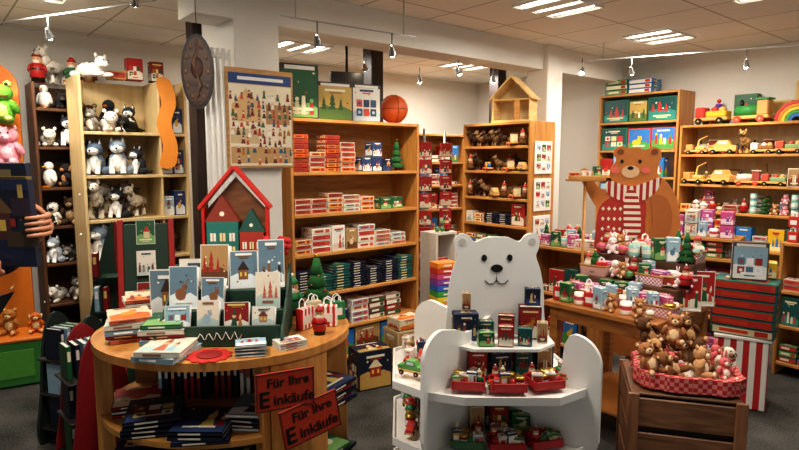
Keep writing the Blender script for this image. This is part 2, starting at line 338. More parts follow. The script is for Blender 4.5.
def truck(c1,c2,size,label,kind=0):
    a=M(c1,.5); c=M(c2,.5); b=B(); wd=M('D9A860')
    b.box((0,0,.16),(1,.4,.1),wd,bev=.02)
    if kind==0: b.box((-.32,0,.36),(.3,.38,.32),a,bev=.04); b.box((.16,0,.3),(.6,.38,.18),c,bev=.03); b.box((-.48,0,.42),(.02,.28,.14),M('9fc3d8',.2)); b.ball((.05,0,.42),.12,a,sub=1); b.ball((.28,0,.42),.12,wd,sub=1)
    elif kind==1: b.cyl((-.12,0,.36),.15,.6,a,(0,90,0)); b.box((.32,0,.42),(.3,.36,.42),c,bev=.03); b.cyl((-.3,0,.56),.05,.2,BLK); b.box((.32,0,.66),(.36,.42,.04),a)
    elif kind==3: b.prism([(-.5,.2),(.5,.2),(.5,.34),(.3,.38),(.2,.56),(-.15,.56),(-.28,.38),(-.5,.34)],.34,a,off=-.17); b.box((.02,0,.46),(.3,.36,.11),M('CFE0E8',.2)); b.box((-.42,0,.3),(.18,.36,.05),c)
    elif kind==4: b.box((-.3,0,.34),(.3,.36,.26),c,bev=.03); b.tube([(.0,0,.25),(.1,0,.7),(.45,0,.85)],.035,a); b.tube([(.45,0,.85),(.48,0,.5)],.012,BLK,6); b.box((.15,0,.28),(.4,.3,.14),a,bev=.03); b.ball((.48,0,.46),.06,wd,sub=1)
    else:
        for i in range(4): b.cyl((-.36+.24*i,0,.33),.1,.24,M(['D63A2F','E8B62A','3C9A48','2F68B8'][i]),seg=12); b.ball((-.36+.24*i,0,.5),.08,wd,sub=1)
    for x in(-.32,.3):
        for y in(-.22,.22): b.cyl((x,y,.1),.1,.05,M('C23A2a') if kind in(1,2) else BLK,(90,0,0),seg=14); b.cyl((x,y*1.14,.1),.03,.02,wd,(90,0,0),seg=8)
    me=b.done('toy'); me.transform(Matrix.Scale(size,4))
    return dict(mesh=me,w=size*1.02,d=size*.52,h=size*(.68 if kind<4 else .88),name='wooden_toy_'+['truck','train','peg_wagon','car','crane'][kind],label=label,cat='wooden toy')
def stacker(size,label='wooden ring stacking toy with coloured rings'):
    b=B(); b.cyl((0,0,.04),.3,.08,M('D9A860')); cs=['D63A2F','E8862A','E8C62A','3C9A48','2F68B8','8844a0']
    for i,c in enumerate(cs): b.lathe([(.03,.09+i*.12),(.26-.03*i,.1+i*.12),(.28-.03*i,.145+i*.12),(.26-.03*i,.2+i*.12),(.03,.2+i*.12)],M(c,.4),14)
    b.ball((0,0,.9),.09,M('D63A2F'),sub=1); me=b.done('st'); me.transform(Matrix.Scale(size,4))
    return dict(mesh=me,w=size*.6,d=size*.6,h=size,name='stacking_toy',label=label,cat='wooden toy')
def rainbow(size):
    b=B()
    for i,c in enumerate(['C93A2E','E8862A','E8C62A','3C9A48','2F68B8']):
        r=.5-.08*i; b.prism([(r*math.cos(a*math.pi/14),r*math.sin(a*math.pi/14)) for a in range(15)]+[((r-.07)*math.cos(a*math.pi/14),(r-.07)*math.sin(a*math.pi/14)) for a in range(14,-1,-1)],.16,M(c,.5),off=-.08)
    me=b.done('rb'); me.transform(Matrix.Scale(size,4)); return dict(mesh=me,w=size,d=size*.2,h=size*.5,name='rainbow_arch_toy',label='wooden rainbow arch toy in nested colours',cat='wooden toy')
def bag(w,h,m,label):
    b=B(); b.box((0,0,h*.5),(w,w*.45,h),m,bev=.004); b.box((0,-w*.225-.001,h*.45),(w*.6,.002,h*.4),WHITE)
    for s in(-1,1): b.tube([(-w*.2,s*w*.2,h),(-w*.18,s*w*.2,h+w*.3),(0,s*w*.2,h+w*.42),(w*.18,s*w*.2,h+w*.3),(w*.2,s*w*.2,h)],.003,WHITE,6)
    return dict(mesh=b.done('bag'),w=w,d=w*.5,h=h+w*.42,name='gift_bag',label=label,cat='gift bag')
def card(w,h,m,label,name='greeting_card'):
    vs=[]
    for k in range(3):
        SEED[0]+=1; b=B(); b.box((0,0,h/2),(w,.002,h),WHITE); b.cover((0,-.001,h/2),(1,0,0),(0,0,1),(0,-1,0),w*.95,h*.96,m,SEED[0]); b.box((0,.02,h/2-.003),(w,.002,h-.004),WHITE,(-14,0,0)); vs.append(b.done('card'))
    return dict(vars=vs,w=w,d=.05,h=h,name=name,label=label,cat='greeting card')
def jar(r,h,m,lid,label,name='tin'):
    b=B(); b.lathe([(0,0),(r,0),(r,h*.8),(r*1.03,h*.8,lid),(r*1.03,h,lid),(0,h)],m,18); b.lathe([(r+.0008,h*.2),(r+.0008,h*.6)],WHITE,18)
    return dict(mesh=b.done('tin'),w=r*2.1,d=r*2.1,h=h,name=name,label=label,cat='tin')
def put(p,loc,rz=0,group=None,label=None,rot=None,scale=None):
    me=p['mesh'] if 'mesh' in p else R.choice(p['vars'])
    return top(p['name'],me,loc,rz,label or p['label'],p['cat'],group,rot,scale)
def fill(fr,x0,x1,z,room,items,group,y0=.02,gap=.008,nst=None,jit=2,seq=False):
    x=x0; k=0
    while True:
        p=items[k%len(items)] if seq else R.choice(items); k+=1
        if x+p['w']>x1:
            ok=[q for q in items if x+q['w']<=x1]
            if not ok: break
            p=ok[0]
        if p['h']<=room-.005:
            n=max(1,int((room-.01)/p['h']))
            if nst: n=min(n,R.randint(nst[0],nst[1]))
            for i in range(n):
                put(p,fr.w(x+p['w']/2,y0+p['d']/2+R.uniform(0,.012),z+i*(p['h']+.0006)),fr.d+R.uniform(-jit,jit)*(.4 if n>1 else 1),group)
        x+=p['w']+gap
def text(s,size,m,ext=.001,ax='CENTER'):
    c=bpy.data.curves.new('t','FONT'); c.body=s; c.size=size; c.extrude=ext; c.align_x=ax; c.align_y='CENTER'; c.offset=size*.016
    o=bpy.data.objects.new('t',c); COL.objects.link(o); bpy.context.view_layer.update()
    me=bpy.data.meshes.new_from_object(o.evaluated_get(bpy.context.evaluated_depsgraph_get())); bpy.data.objects.remove(o)
    me.materials.clear(); me.materials.append(m); me.transform(Matrix.Rotation(math.pi/2,4,'X')); return me
# palettes: ground, hill, motif, second, title
P_RED=['A8201E','E9DFC8','2F5F3C','C8402C','F2E6D2']; P_XMAS=['8E1B1B','F0E8DC','24543A','B8782A','E8C880']
P_BLUE=['1F3564','D8E0E8','9A2A26','C9A24A','F0ECE0']; P_NAVY=['10182F','2A3E66','C9B060','7A2420','E0D8C8']
P_GAME=['2F74B5','4C9A4A','C93A2E','E6B52C','F4F0E6']; P_TEAL=['17504F','2F8F84','C43B34','E6DCC4','E8D8A0']
P_GREEN=['1F5A34','7FB069','B8352B','D8D2B0','F0E8C8']; P_PASTEL=['E8DCC8','B8CCC4','C06A50','9FB8C6','8a5a4a']
P_WHITE=['EFEAE0','DDD2BC','C8503A','8A9AA8','B03A30']; P_PINK=['C8508A','F0D8E0','7A4AA0','E8A0B8','FFF4F4']
P_BROWN=['B08A5C','6B4226','A83028','E0C8A0','F4E8D0']; P_ORANGE=['E4D4B8','D8701F','A83A18','E89A3C','8a2a18']
P_SNOW=['9CBCCC','F0F2F0','A83A34','5C8098','FFFFFF']; P_YEL=['E6B52C','F4E8B0','2F74B5','C93A2E','B02A20']; P_LAND=['C8A858','5E7A3A','3a5a30','A86A30','F4ECD0']
P_CR=['EEE8DA','C8D4D0','7A3A30','B08A60','4a5a68']; P_NW=['6A8494','E4EAEC','3A2A24','8A5A38','F0F0EC']
# ================================================================ ROOM
H=2.67
struct('floor',bx('floor',(0,3.5,-.05),(16,14,.1),carpet(),0))
struct('ceiling',bx('ceiling',(0,3.5,H+.05),(16,14,.1),tilemat(),0))
cx,cy=1.12,8.37
struct('wall_back',bx('w',(-4.2,.06,H/2),(8.6,.12,H),WALL,0),(cx,cy,0),40)
struct('wall_right',bx('w',(4.0,.06,H/2),(8.2,.12,H),WALL,0),(cx,cy,0),-50)
struct('trim_beam',bx('beam',(2.1,.15,(2.44+H)/2),(4.7,.26,H-2.44),WALL,.004),(-.97,3.56,0),40)
struct('trim_pillar',bx('pillar',(.15,.27,H/2),(.3,.5,H),WALL,.006),(-.98,3.55,0),40)
struct('trim_pillar_rear',bx('pillar',(.12,.12,H/2),(.24,.24,H),WALL,.006),(1.38,5.5,0),40)
struct('trim_post',bx('post',(0,0,H/2),(.13,.13,H),DARKW,.006),(-1.44,4.25,0),40)
struct('trim_post_rear',bx('post',(0,0,H/2),(.14,.14,H),DARKW,.006),(-.25,5.6,0),40)
struct('trim_post_far',bx('post',(0,0,H/2),(.14,.14,H),DARKW,.006),(1.15,6.9,0),40)
struct('baseboard_right',bx('bb',(4,-.012,.05),(8,.02,.1),HONEY),(cx,cy,0),-50)
struct('baseboard_back',bx('bb',(-4.1,-.012,.05),(8.2,.02,.1),HONEY),(cx,cy,0),40)
def troffer(x,y,n=3,L=.34):
    e=top('ceiling_light',None,(x,y,H-.012),40,'recessed fluorescent ceiling light with louvre strips','ceiling light','fluorescent ceiling lights')
    fm=B()
    for s in(-1,1): fm.box((s*.25,0,0),(.01,.4,.016),WHITE); fm.box((0,s*.2,0),(.5,.01,.016),WHITE)
    part('frame',fm.done('frame'),e)
    lm=bx('tube',(0,0,0),(.035,L,.012),M('FFF8EC',.5,0,em=8),.004)
    for i in range(n): part('lamp_tube',lm,e,(-.17+.17*i,0,.003))
    for i in range(n-1): part('louvre',bx('lv',(0,0,0),(.12,.38,.012),M('E4DED2',.5,.03)),e,(-.085+.17*i,0,0))
for x,y in[(-2.35,3.75),(1.1,4.15),(2.25,5.15),(2.25,3.75),(-.95,5.6),(.75,6.7),(-1.0,2.0),(1.3,2.2)]: troffer(x,y)
def area(x,y,z,e,sz,col=(1,.94,.85)):
    l=bpy.data.lights.new('ceiling_glow','AREA'); l.energy=e; l.size=sz; l.color=col
    o=bpy.data.objects.new('area_light',l); COL.objects.link(o); o.location=(x,y,z)
for x,y,e in[(-2.35,3.75,28),(1.1,4.15,22),(2.25,5.15,28),(2.4,3.6,24),(-.95,5.6,20),(.75,6.7,34),(-1.0,2.0,25),(1.1,2.0,24)]: area(x,y,H-.09,e,.45)
def spot(x,y,z,aim,e=14):
    t=top('spotlight',None,(x,y,z),0,'small chrome halogen spotlight on the ceiling track','spotlight','track spotlights')
    d=(Vector(aim)-Vector((x,y,z))).normalized(); q=d.to_track_quat('-Z','Y').to_euler()
    part('stem',B().cyl((0,0,.06),.005,.12,M('888888',.3,.05,.8),seg=8).done('stem'),t)
    s=part('lamp_shade',B().lathe([(.012,.04),(.016,.02),(.026,-.022),(.028,-.025),(.023,-.02),(.008,.02)],M('A8A8A8',.25,.05,.9)).done('shade'),t); s.rotation_euler=q
    b=part('bulb',B().ball((0,0,-.022),.02,M('FFF0D0',.5,0,em=60)).done('bulb'),t); b.rotation_euler=q
    if e:
        l=bpy.data.lights.new('spot','SPOT'); l.energy=e; l.spot_size=math.radians(72); l.spot_blend=.7; l.color=(1,.86,.66); l.shadow_soft_size=.03
        o=bpy.data.objects.new('spot_beam',l); COL.objects.link(o); o.location=Vector((x,y,z))+d*.07; o.rotation_euler=q
SP=[(-.5,3.62,2.32,(-.4,4.4,1.3),30),(-.05,3.95,2.32,(.1,4.9,1.1),30),(.5,5.0,2.35,(.9,5.3,1.3),26),(-2.9,4.0,2.42,(-2.6,4.9,1.4),24),(-1.5,3.4,2.5,(-2.1,4.6,1.3),34),
    (2.1,5.35,2.4,(2.6,6.0,1.4),32),(2.9,4.95,2.4,(3.2,5.4,1.3),30),(.15,2.3,2.45,(.6,2.3,.8),26),(-.9,1.7,2.5,(-.8,2.5,.9),30),(1.5,2.7,2.45,(1.3,3.3,1.0),30),
    (.2,5.9,2.4,(.4,6.3,1.2),20),(1.0,6.3,2.45,(1.2,6.8,1.2),0),(-.3,5.1,2.4,(-.2,6.3,1.2),0),(3.3,4.7,2.4,(3.4,5.2,1.5),0),(1.7,5.5,2.42,(1.2,4.9,1.0),0),(-2.3,3.9,2.42,(-2.4,4.7,1.4),0)]
for x,y,z,a,e in SP: spot(x,y,z,a,e)
def rail(x,y,deg,L,z=2.44):
    t=top('track_rail',None,(x,y,z),deg,'slim metal low-voltage lighting track under the ceiling','lighting track')
    part('rail',B().box((L/2,0,0),(L,.008,.008),M('B0B0B0',.3,.05,.8)).done('rail'),t)
    for k in(.1,.9): part('mount',B().cyl((L*k,0,(H-z)/2),.004,H-z,M('B0B0B0',.3,.05,.8),seg=8).done('mount'),t)
rail(-.7,3.5,36,1.0); rail(1.7,5.55,-27,2.0,2.52); rail(-3.1,4.25,-23,1.8,2.54)
# ================================================================ CENTRE BOOKCASE
f=bookcase('bookcase','tall honey-coloured wooden bookcase full of games and books',-.75,4.0,40,1.19,.35,1.89,[.08,.32,.6,.9,1.19,1.49,1.866])
wr=PB('board_game_box',.13,.13,.033,M('D9D0C0'),P_ORANGE,'small flat white and orange boxed card game','game box')
wr2=PB('board_game_box',.12,.14,.03,M('B8442C'),P_ORANGE,'flat red boxed card game with white print','game box')
nav=PB('puzzle_box',.1,.1,.1,M('1C2440'),P_NAVY,'small dark blue patterned cube box','box')
grn=PB('puzzle_box',.11,.1,.09,M('2b5c3c'),P_GREEN,'small green printed gift box','box')
fill(f,.04,.62,1.514,.3,[wr,wr2,wr],'flat card games on the upper shelf',nst=(4,8))
fill(f,.63,.99,1.514,.34,[nav,PB('puzzle_box',.09,.1,.11,M('394a6a'),P_BLUE,'small dark blue picture box')],'cube boxes on the upper shelf',nst=(1,3))
put(tree(.25),f.w(1.07,.15,1.514),40)
g1=PB('board_game_box',.15,.15,.028,M('e4dccb'),P_PASTEL,'flat pastel printed game box'); g2=PB('board_game_box',.14,.14,.03,M('24345c'),P_BLUE,'flat dark blue printed game box')
g3=PB('board_game_box',.16,.15,.04,M('7c2420'),P_RED,'flat red printed game box')
fill(f,.04,.8,1.214,.16,[g1,g2,g1,wr],'flat games on the second shelf',nst=(3,5))
fill(f,.81,1.15,1.214,.22,[grn,g3],'boxed games on the second shelf',nst=(1,3))
w1=PB('board_game_box',.16,.16,.042,M('EEE9DE'),P_WHITE,'white printed flat boxed game')
w2=PB('board_game_box',.12,.14,.19,M('EEE9DE'),P_WHITE,'white upright printed game box')
w3=PB('board_game_box',.1,.14,.16,M('b8a070'),P_BROWN,'brown upright printed game box')
fill(f,.04,.47,.924,.22,[w1,g3,wr,w2,w3],'boxed games on the middle shelf',nst=(3,5))
fill(f,.48,1.15,.924,.2,[w1,g1,w1,w3],'white boxed games on the middle shelf',nst=(2,4))
d1=BK(.15,.2,.016,P_NAVY,M('161c30'),'dark blue hardcover picture book'); d2=BK(.14,.19,.014,P_BLUE,M('2a3f70'),'blue hardcover picture book'); d3=BK(.15,.2,.018,P_XMAS,M('80201c'),'red christmas picture book')
dt=BK(.15,.2,.018,P_TEAL,M('1f5a58'),'teal hardcover picture book')
fill(f,.04,1.15,.624,.21,[d1,d2,d1,dt],'books stacked on the lower shelf',nst=(6,11))
fill(f,.04,.5,.344,.22,[d3,d2,g2],'books on the second lowest shelf',nst=(5,9))
fill(f,.52,1.15,.344,.22,[w1,g3,d1],'boxes on the second lowest shelf',nst=(4,8))
big1=PB('toy_box',.24,.2,.2,M('BFA27A'),P_BROWN,'large beige printed craft box'); big2=PB('toy_box',.26,.2,.2,M('34507a'),P_GAME,'large blue printed game box')
fill(f,.04,1.15,.104,.215,[big1,big2],'large boxes on the bottom shelf',seq=True,nst=(1,1))
ff=Fr(-.32,4.02,40)
bA=PB('toy_box',.26,.2,.34,M('C8B088'),P_BROWN,'large printed craft box standing on the carpet'); bB=PB('toy_box',.26,.18,.28,M('1E2433'),['1A2030','C8A058','E8D8B0','A83028','F4ECD8'],'black boxed game standing on the carpet')
put(bA,ff.w(.44,-.04,0),33); put(bB,ff.w(.06,-.1,0),28); put(PB('toy_box',.22,.16,.08,M('d8c8a8'),P_ORANGE,'printed box lying on a larger box'),ff.w(.44,-.04,.344),36)
def framed(w,h,inner,label,nm='game_box',fr='3a3a36'):
    b=B(); b.box((0,0,h/2),(w,.07,h),M(fr)); SEED[0]+=1; b.cover((0,-.0352,h*.46),(1,0,0),(0,0,1),(0,-1,0),w*.93,h*.86,inner,SEED[0]); b.box((0,-.0372,h*.93),(w*.8,.002,h*.07),WHITE)
    for s in(-1,1): b.cover((s*w/2,0,h/2),(0,s,0),(0,0,1),(s,0,0),.06,h*.9,inner,SEED[0]+1)
    return dict(mesh=b.done(nm),w=w,d=.07,h=h,name=nm,label=label,cat='game box')
put(framed(.28,.38,P_GREEN,'tall green printed game box standing upright'),f.w(.14,.12,1.892),30)
put(framed(.29,.28,P_LAND,'game box with yellow landscape picture standing upright'),f.w(.45,.14,1.892),30)
put(framed(.25,.29,['E8E4DA','B8C8D0','34507a','C8503A','2a3a60'],'white and blue game box standing upright'),f.w(.74,.14,1.892),30)
b=B(); b.ball((0,0,.115),.115,M('C4531E',.6,.1,bump=.2,scale=200),sub=3)
for a in(0,90): b.tube([(.1155*math.cos(t*.3491)*math.cos(math.radians(a)),.1155*math.cos(t*.3491)*math.sin(math.radians(a)),.115+.1155*math.sin(t*.3491)) for t in range(19)],.002,BLK,6)
b.tube([(.1155*math.cos(t*.3491),.1155*math.sin(t*.3491),.115) for t in range(19)],.002,BLK,6)
top('basketball',b.done('ball'),f.w(1.02,.12,1.892),20,'orange basketball on top of the bookcase','basketball')
e=top('wall_monitor',None,f.w(1.0,.75,2.12),20,'dark flat monitor hung from the ceiling','monitor')
part('screen',bx('s',(0,0,.12),(.3,.05,.26),M('2a2019',.4)),e); part('bracket',B().cyl((0,0,.4),.012,.3,BLK).done('b'),e)
# poster
e=top('poster_board',None,Fr(-.98,3.55,40).w(.14,-.02,1.55),38,'wooden framed poster board with christmas drawings on the pillar','poster')
part('board',bx('b',(0,0,.3),(.44,.02,.6),wood('C89B60','A87840'),.003),e)
hb=B(); hb.box((0,-.011,.26),(.41,.003,.49),M('E8DCC0',.6,.1,scale=8)); o_=(0,-.0127,0); q=random.Random(3)
def sq(x,z,w_,h_,c,l): hb.flat(o_,(1,0,0),(0,0,1),(0,-1,0),[(x,z),(x+w_,z),(x+w_,z+h_),(x,z+h_)],M(c),l)
def di(x,z,r,c,l): hb.flat(o_,(1,0,0),(0,0,1),(0,-1,0),ell(x,z,r,r,8),M(c),l)
hb.flat(o_,(1,0,0),(0,0,1),(0,-1,0),[(-.19,.28),(.0,.28),(.0,.38),(-.095,.48),(-.19,.38)],M('D8B07A'),0); sq(-.2,.03,.4,.1,'C09A68',0); sq(.03,.27,.16,.12,'B8885A',0); sq(-.2,.15,.18,.09,'CDB48A',0)
for i in range(12):
    for j in range(8):
        x=-.188+.034*i+q.uniform(-.01,.01); z=.03+.055*j+q.uniform(-.012,.012); c=q.choice(['8E2A22','3a5a78','B07030','5B3A26','4a6a4a','C8503A','6a5a50','EDE6D8','7a2a20'])
        if q.random()<.9:
            w_=q.uniform(.009,.015); hb.flat(o_,(1,0,0),(0,0,1),(0,-1,0),[(x-w_,z),(x+w_,z),(x+w_*.5,z+.028),(x-w_*.5,z+.028)],M(c),2); di(x,z+.034,.008,q.choice(['E3B48C','8a5a3a','D8C8A8']),3)
            if q.random()<.6: hb.flat(o_,(1,0,0),(0,0,1),(0,-1,0),[(x-.009,z+.038),(x+.009,z+.038),(x,z+.052)],M(c),4)
part('picture',hb.done('pic'),e)
part('header',bx('h',(0,-.011,.54),(.41,.004,.06),M('2E4A80'),0),e); part('header_band',bx('h',(0,-.0135,.54),(.3,.002,.02),WHITE,0),e)
# radiator
e=top('radiator',None,Fr(-.98,3.55,40).w(-.03,.04,.6),40,'white vertical tube radiator beside the pillar','radiator')
rt=B().cyl((0,0,.83),.012,1.66,WHITE).done('tube')
for i in range(5): part('tube',rt,e,(-.035*i,0,0))
for z in(.04,1.62): part('manifold',B().box((-.07,.012,z),(.17,.03,.035),WHITE,bev=.008).done('m'),e)
# oval plaque
b=B(); b.prism(ell(0,0,.09,.21,32),.02,DARKW); b.prism(ell(0,0,.075,.19,32),.004,wood('6a4a3a','3a241a'),off=-.004)
for i in range(12):
    a=i*math.pi/6; b.ball((.06*math.cos(a),-.006,.16*math.sin(a)),(.01,.006,.018),M('8a6a50'),sub=1)
b.tube([(0,-.006,-.16),(.02,-.008,-.08),(-.02,-.008,.05),(.01,-.006,.14)],.01,M('96745a')); b.ball((0,-.006,.02),(.035,.01,.06),M('5a3a2c'))
b.tube([(0,.01,.205),(0,.01,.56)],.002,BLK,6)
top('oval_plaque',b.done('plaque'),(-1.15,3.36,2.1),8,'dark oval carved wooden plaque hanging by a cord','wall plaque')
# ================================================================ PLUSH
PL=[plush('husky','5c6c80','F0F0EC',.25,'grey and white plush husky with blue eyes'),plush('bear','4a3626','A88860',.23,'dark brown sitting plush bear'),plush('bird','1c1e26','E8E2D0',.25,'dark plush penguin with orange beak'),
    plush('rabbit','B8A690','EFE6D6',.2,'beige plush rabbit with tall ears'),plush('lying','F0EBE0','FAF6EE',.19,'white lying plush tiger with dark stripes'),plush('sheep','F0EAE0','2c2420',.22,'cream plush sheep with dark face'),
    plush('dog','2c2420','A8784a',.22,'black and tan plush dog'),plush('bear','B8804a','E8CCA0',.23,'light brown sitting plush bear'),plush('lying','6a6560','BDB8B0',.17,'grey lying striped plush animal'),plush('husky','2a2c30','F4F2EE',.23,'black and white plush husky'),
    plush('standing','E8E2D4','C8C0B0',.25,'cream standing plush animal'),plush('standing','5b3a20','2a1c14',.24,'brown standing plush horse'),plush('bird','F0EEE8','D8D4CC',.2,'white plush owl with orange beak'),plush('husky','8C9CB0','F6F2EA',.26,'light grey plush husky with blue eyes'),
    plush('lying','1c1a1a','4a423a',.17,'black lying plush cat'),plush('standing','A8643a','E8C8A0',.2,'reddish brown standing plush fox'),plush('cat','8a8278','F4E4CC',.2,'grey and white plush cat'),plush('dog','E8D8B8','8a5a38',.23,'cream plush dog with brown ears'),plush('husky','A8B0BC','FFFFFF',.2,'small silver plush husky')]
def toysrow(fr,x0,x1,z,items,group,y0=.05,gap=.012,jit=14,da=-25,sv=.1,rnd=0,mh=9,yj=0):
    x=x0; last=None
    while True:
        c=[i for i in items if i is not last and i['h']<mh and x+i['w']<=x1]
        if not c: break
        p=R.choice(c); last=p
        rr=(R.uniform(-rnd,rnd),R.uniform(-rnd,rnd),fr.d+da+R.uniform(-jit,jit))
        put(p,fr.w(x+p['w']/2,y0+p['d']*.5+R.uniform(0,yj),z),0,group,rot=rr,scale=1+R.uniform(-sv,sv)); x+=p['w']+gap
f=bookcase('plush_shelf','pale wooden shelf unit crowded with plush animals',-2.35,4.3,40,.79,.42,2.23,[.1,.48,.8,1.12,1.46,1.79],BEIGE,BEIGE)
part('divider_panel',bx('dv',(.575,.2,1.18),(.016,.38,2.08),BEIGE),f.o)
for z in(.124,.504,.824,1.144,1.484,1.814):
    toysrow(f,.03,.56,z,PL,'plush animals on the pale shelf',y0=-.02,gap=-.012,jit=50,sv=.15,yj=.05)
    toysrow(f,.05,.55,z,[p for p in PL if p['d']<.2],'plush animals on the pale shelf',y0=.2,gap=-.01,jit=25,sv=.1)
for z in(1.31,.99,.67): toysrow(f,.06,.5,z,[p for p in PL if 'lying' in p['label']],'plush animals piled on the pale shelf',y0=.08,gap=.08,jit=60,rnd=14,sv=.05)
ub=[PB('toy_box',.08,.16,.2,M('24406c'),P_BLUE,'blue upright boxed plush set'),PB('toy_box',.09,.16,.22,M('2F74B5'),P_GAME,'light blue upright printed box'),PB('toy_box',.08,.14,.16,M('E4DCC8'),P_SNOW,'white upright printed box')]
for z in(1.484,1.814,1.144): fill(f,.59,.765,z,.28,ub,'blue boxes in the side section',y0=.03,nst=(1,1))
for z in(.824,.504): toysrow(f,.58,.77,z,PL,'plush animals on the pale shelf',y0=0,jit=30)
part('curved_panel',B().prism(crom([(-.05,0),(.06,0),(.09,.16),(.05,.34),(.09,.5),(.06,.66),(0,.7),(-.05,.66),(-.02,.5),(-.06,.34),(-.02,.16)]),.02,M('E08A2A',.5)).done('d'),f.o,(.6,-.03,1.55),(0,0,-14),'wavy orange wooden edge panel')
put(PL[4],f.w(.14,.2,2.232),70,label='white plush tiger lying on top of the shelf',scale=1.1)
put(PB('gift_box',.12,.1,.17,M('8a1c1c'),P_RED,'dark red gift box on top of the shelf'),f.w(.45,.2,2.232),35)
put(PB('gift_box',.1,.1,.16,M('3c1c14'),P_XMAS,'brown and gold gift box on top of the shelf'),f.w(.62,.2,2.232),35)
put(PB('gift_box',.13,.12,.06,M('caa868'),P_WHITE,'small beige box on top of the shelf'),f.w(.32,.22,2.232),35)
f0=bookcase('plush_shelf','dark-stained shelf unit with small plush animals',-2.82,4.51,40,.5,.33,2.2,[.1,.42,.75,1.05,1.36,1.68,1.98],wood('6a4226','4a2e1a'),wood('6a4226','4a2e1a',(18,18,2)))
for z in(.124,.444,.774,1.074,1.384,1.704,2.004): toysrow(f0,.03,.47,z,[p for p in PL if p['h']<.24],'plush animals on the dark shelf',y0=-.01,gap=-.015,jit=45,sv=.12,yj=.03)
fig=[figure('B3201E','8E1B1B',.24,'red gnome figure with pointed hat'),figure('2F6B3c','B3201E',.22,'green gnome figure with red hat')]
for i,x in enumerate((.06,.3)): put(fig[i%2],f0.w(x,.08,2.203),20,'gnomes on top of the shelf')
put(plush('bear','6B4226','A87042',.2,'brown plush bear on top of the shelf'),f0.w(.43,.12,2.203),20); put(PL[10],f0.w(.18,.16,2.203),-10)
# orange puppet board
e=top('puppet_stand',None,(-3.1,4.42,0),24,'tall orange arched wooden stand with hand puppets','display stand')
part('board',B().prism([(-.2,0),(.2,0)]+[(.2*math.cos(a*math.pi/12),2.14+.2*math.sin(a*math.pi/12)) for a in range(13)],.03,M('D9761E',.5)).done('b'),e)
part('base',bx('b',(0,0,.02),(.42,.16,.04),HONEY),e)
for z in(1.78,1.5,1.2,.9,.62): part('peg',B().cyl((.08,-.06,z),.008,.12,PALEW,(90,0,0),seg=8).done('p'),e)
fp=Fr(-3.1,4.42,24)
put(plush('frog','5C9A2E','C8D070',.33,'green plush frog hand puppet'),fp.w(.12,-.12,1.86),15)
put(plush('pig','E89AA8','F2B8C0',.33,'pink plush pig hand puppet'),fp.w(.14,-.14,1.55),10)
put(plush('dog','8a5a30','D8B080',.26,'brown plush dog hand puppet'),fp.w(.1,-.12,1.24),10)
put(plush('rabbit','C8A880','EFE6D6',.24,'beige plush rabbit hand puppet'),fp.w(.1,-.12,.92),10)
e=top('toy_crate',None,(-2.78,4.05,0),30,'green painted crate with orange rim','crate')
part('body',bx('b',(0,0,.17),(.34,.3,.32),M('3F8A3A'),.01),e); part('rim',bx('r',(0,0,.34),(.37,.33,.03),M('D9761E'),.01),e); part('panel',bx('p',(0,-.153,.17),(.24,.006,.2),M('5CA03E')),e)
put(plush('bear','B87838','E8C890',.2,'brown plush bear sitting on the green crate'),(-2.8,4.05,.357),10)
put(plush('dog','D8702A','F0D8A0',.16,'orange plush dog sitting on the green crate'),(-2.65,4.1,.357),30)
# ================================================================ PERSON
def skin(V,E,Rr,sub=2,root=0):
    me=bpy.data.meshes.new('sk'); me.from_pydata(V,E,[]); o=bpy.data.objects.new('sk',me); COL.objects.link(o)
    o.modifiers.new('s','SKIN'); sv=me.skin_vertices[0].data
    for i,r in enumerate(Rr): sv[i].radius=(r,r); sv[i].use_root=(i==root)
    m=o.modifiers.new('u','SUBSURF'); m.levels=sub
    bpy.context.view_layer.update()
    r=bpy.data.meshes.new_from_object(o.evaluated_get(bpy.context.evaluated_depsgraph_get())); bpy.data.objects.remove(o)
    for p in r.polygons: p.use_smooth=True
    return r
def join(meshes,mats,name):
    bm=bmesh.new()
    for i,m in enumerate(meshes):
        n=len(bm.faces); bm.from_mesh(m); bm.faces.ensure_lookup_table()
        for f_ in bm.faces[n:]: f_.material_index=i; f_.smooth=True
    me=bpy.data.meshes.new(name); bm.to_mesh(me); bm.free()
    for m in mats: me.materials.append(m)
    return me
SK=M('B97F60',.55,.06)
px,py=-2.02,2.5
V=[(px,py,.95),(px,py,1.15),(px,py-.01,1.36),(px,py-.01,1.48),(px,py-.03,1.6),(px,py-.02,1.7),
   (px+.17,py-.02,1.38),(px+.27,py-.02,1.12),(-1.47,2.34,1.31),(-1.405,2.285,1.345),
   (px-.17,py-.02,1.38),(px-.2,py-.12,1.1),(-1.68,2.22,1.11),(-1.61,2.2,1.15),
   (px+.1,py,.88),(px+.1,py,.5),(px+.1,py+.02,.1),(px+.1,py-.12,.04),(px-.1,py,.88),(px-.1,py,.5),(px-.1,py+.02,.1),(px-.1,py-.12,.04)]
E=[(0,1),(1,2),(2,3),(3,4),(4,5),(2,6),(6,7),(7,8),(8,9),(2,10),(10,11),(11,12),(12,13),(0,14),(14,15),(15,16),(16,17),(0,18),(18,19),(19,20),(20,21)]
Rr=[.14,.13,.13,.06,.095,.08,.06,.045,.03,.04,.06,.045,.028,.034,.09,.06,.045,.035,.09,.06,.045,.035]
body=[skin(V,E,Rr)]
for i in range(4):
    z=1.385-.0225*i; L=[.95,1.05,1,.8][i]
    body.append(skin([(-1.41,2.285,1.37-.014*i),(-1.385,2.268,z+.002),(-1.368,2.24,z),(-1.37,2.203,z-.002),(-1.392-.004*L,2.176,z-.004),(-1.397-.024*L,2.172,z-.006)],[(k,k+1) for k in range(5)],[.013,.0112,.0102,.0094,.0085,.0072]))
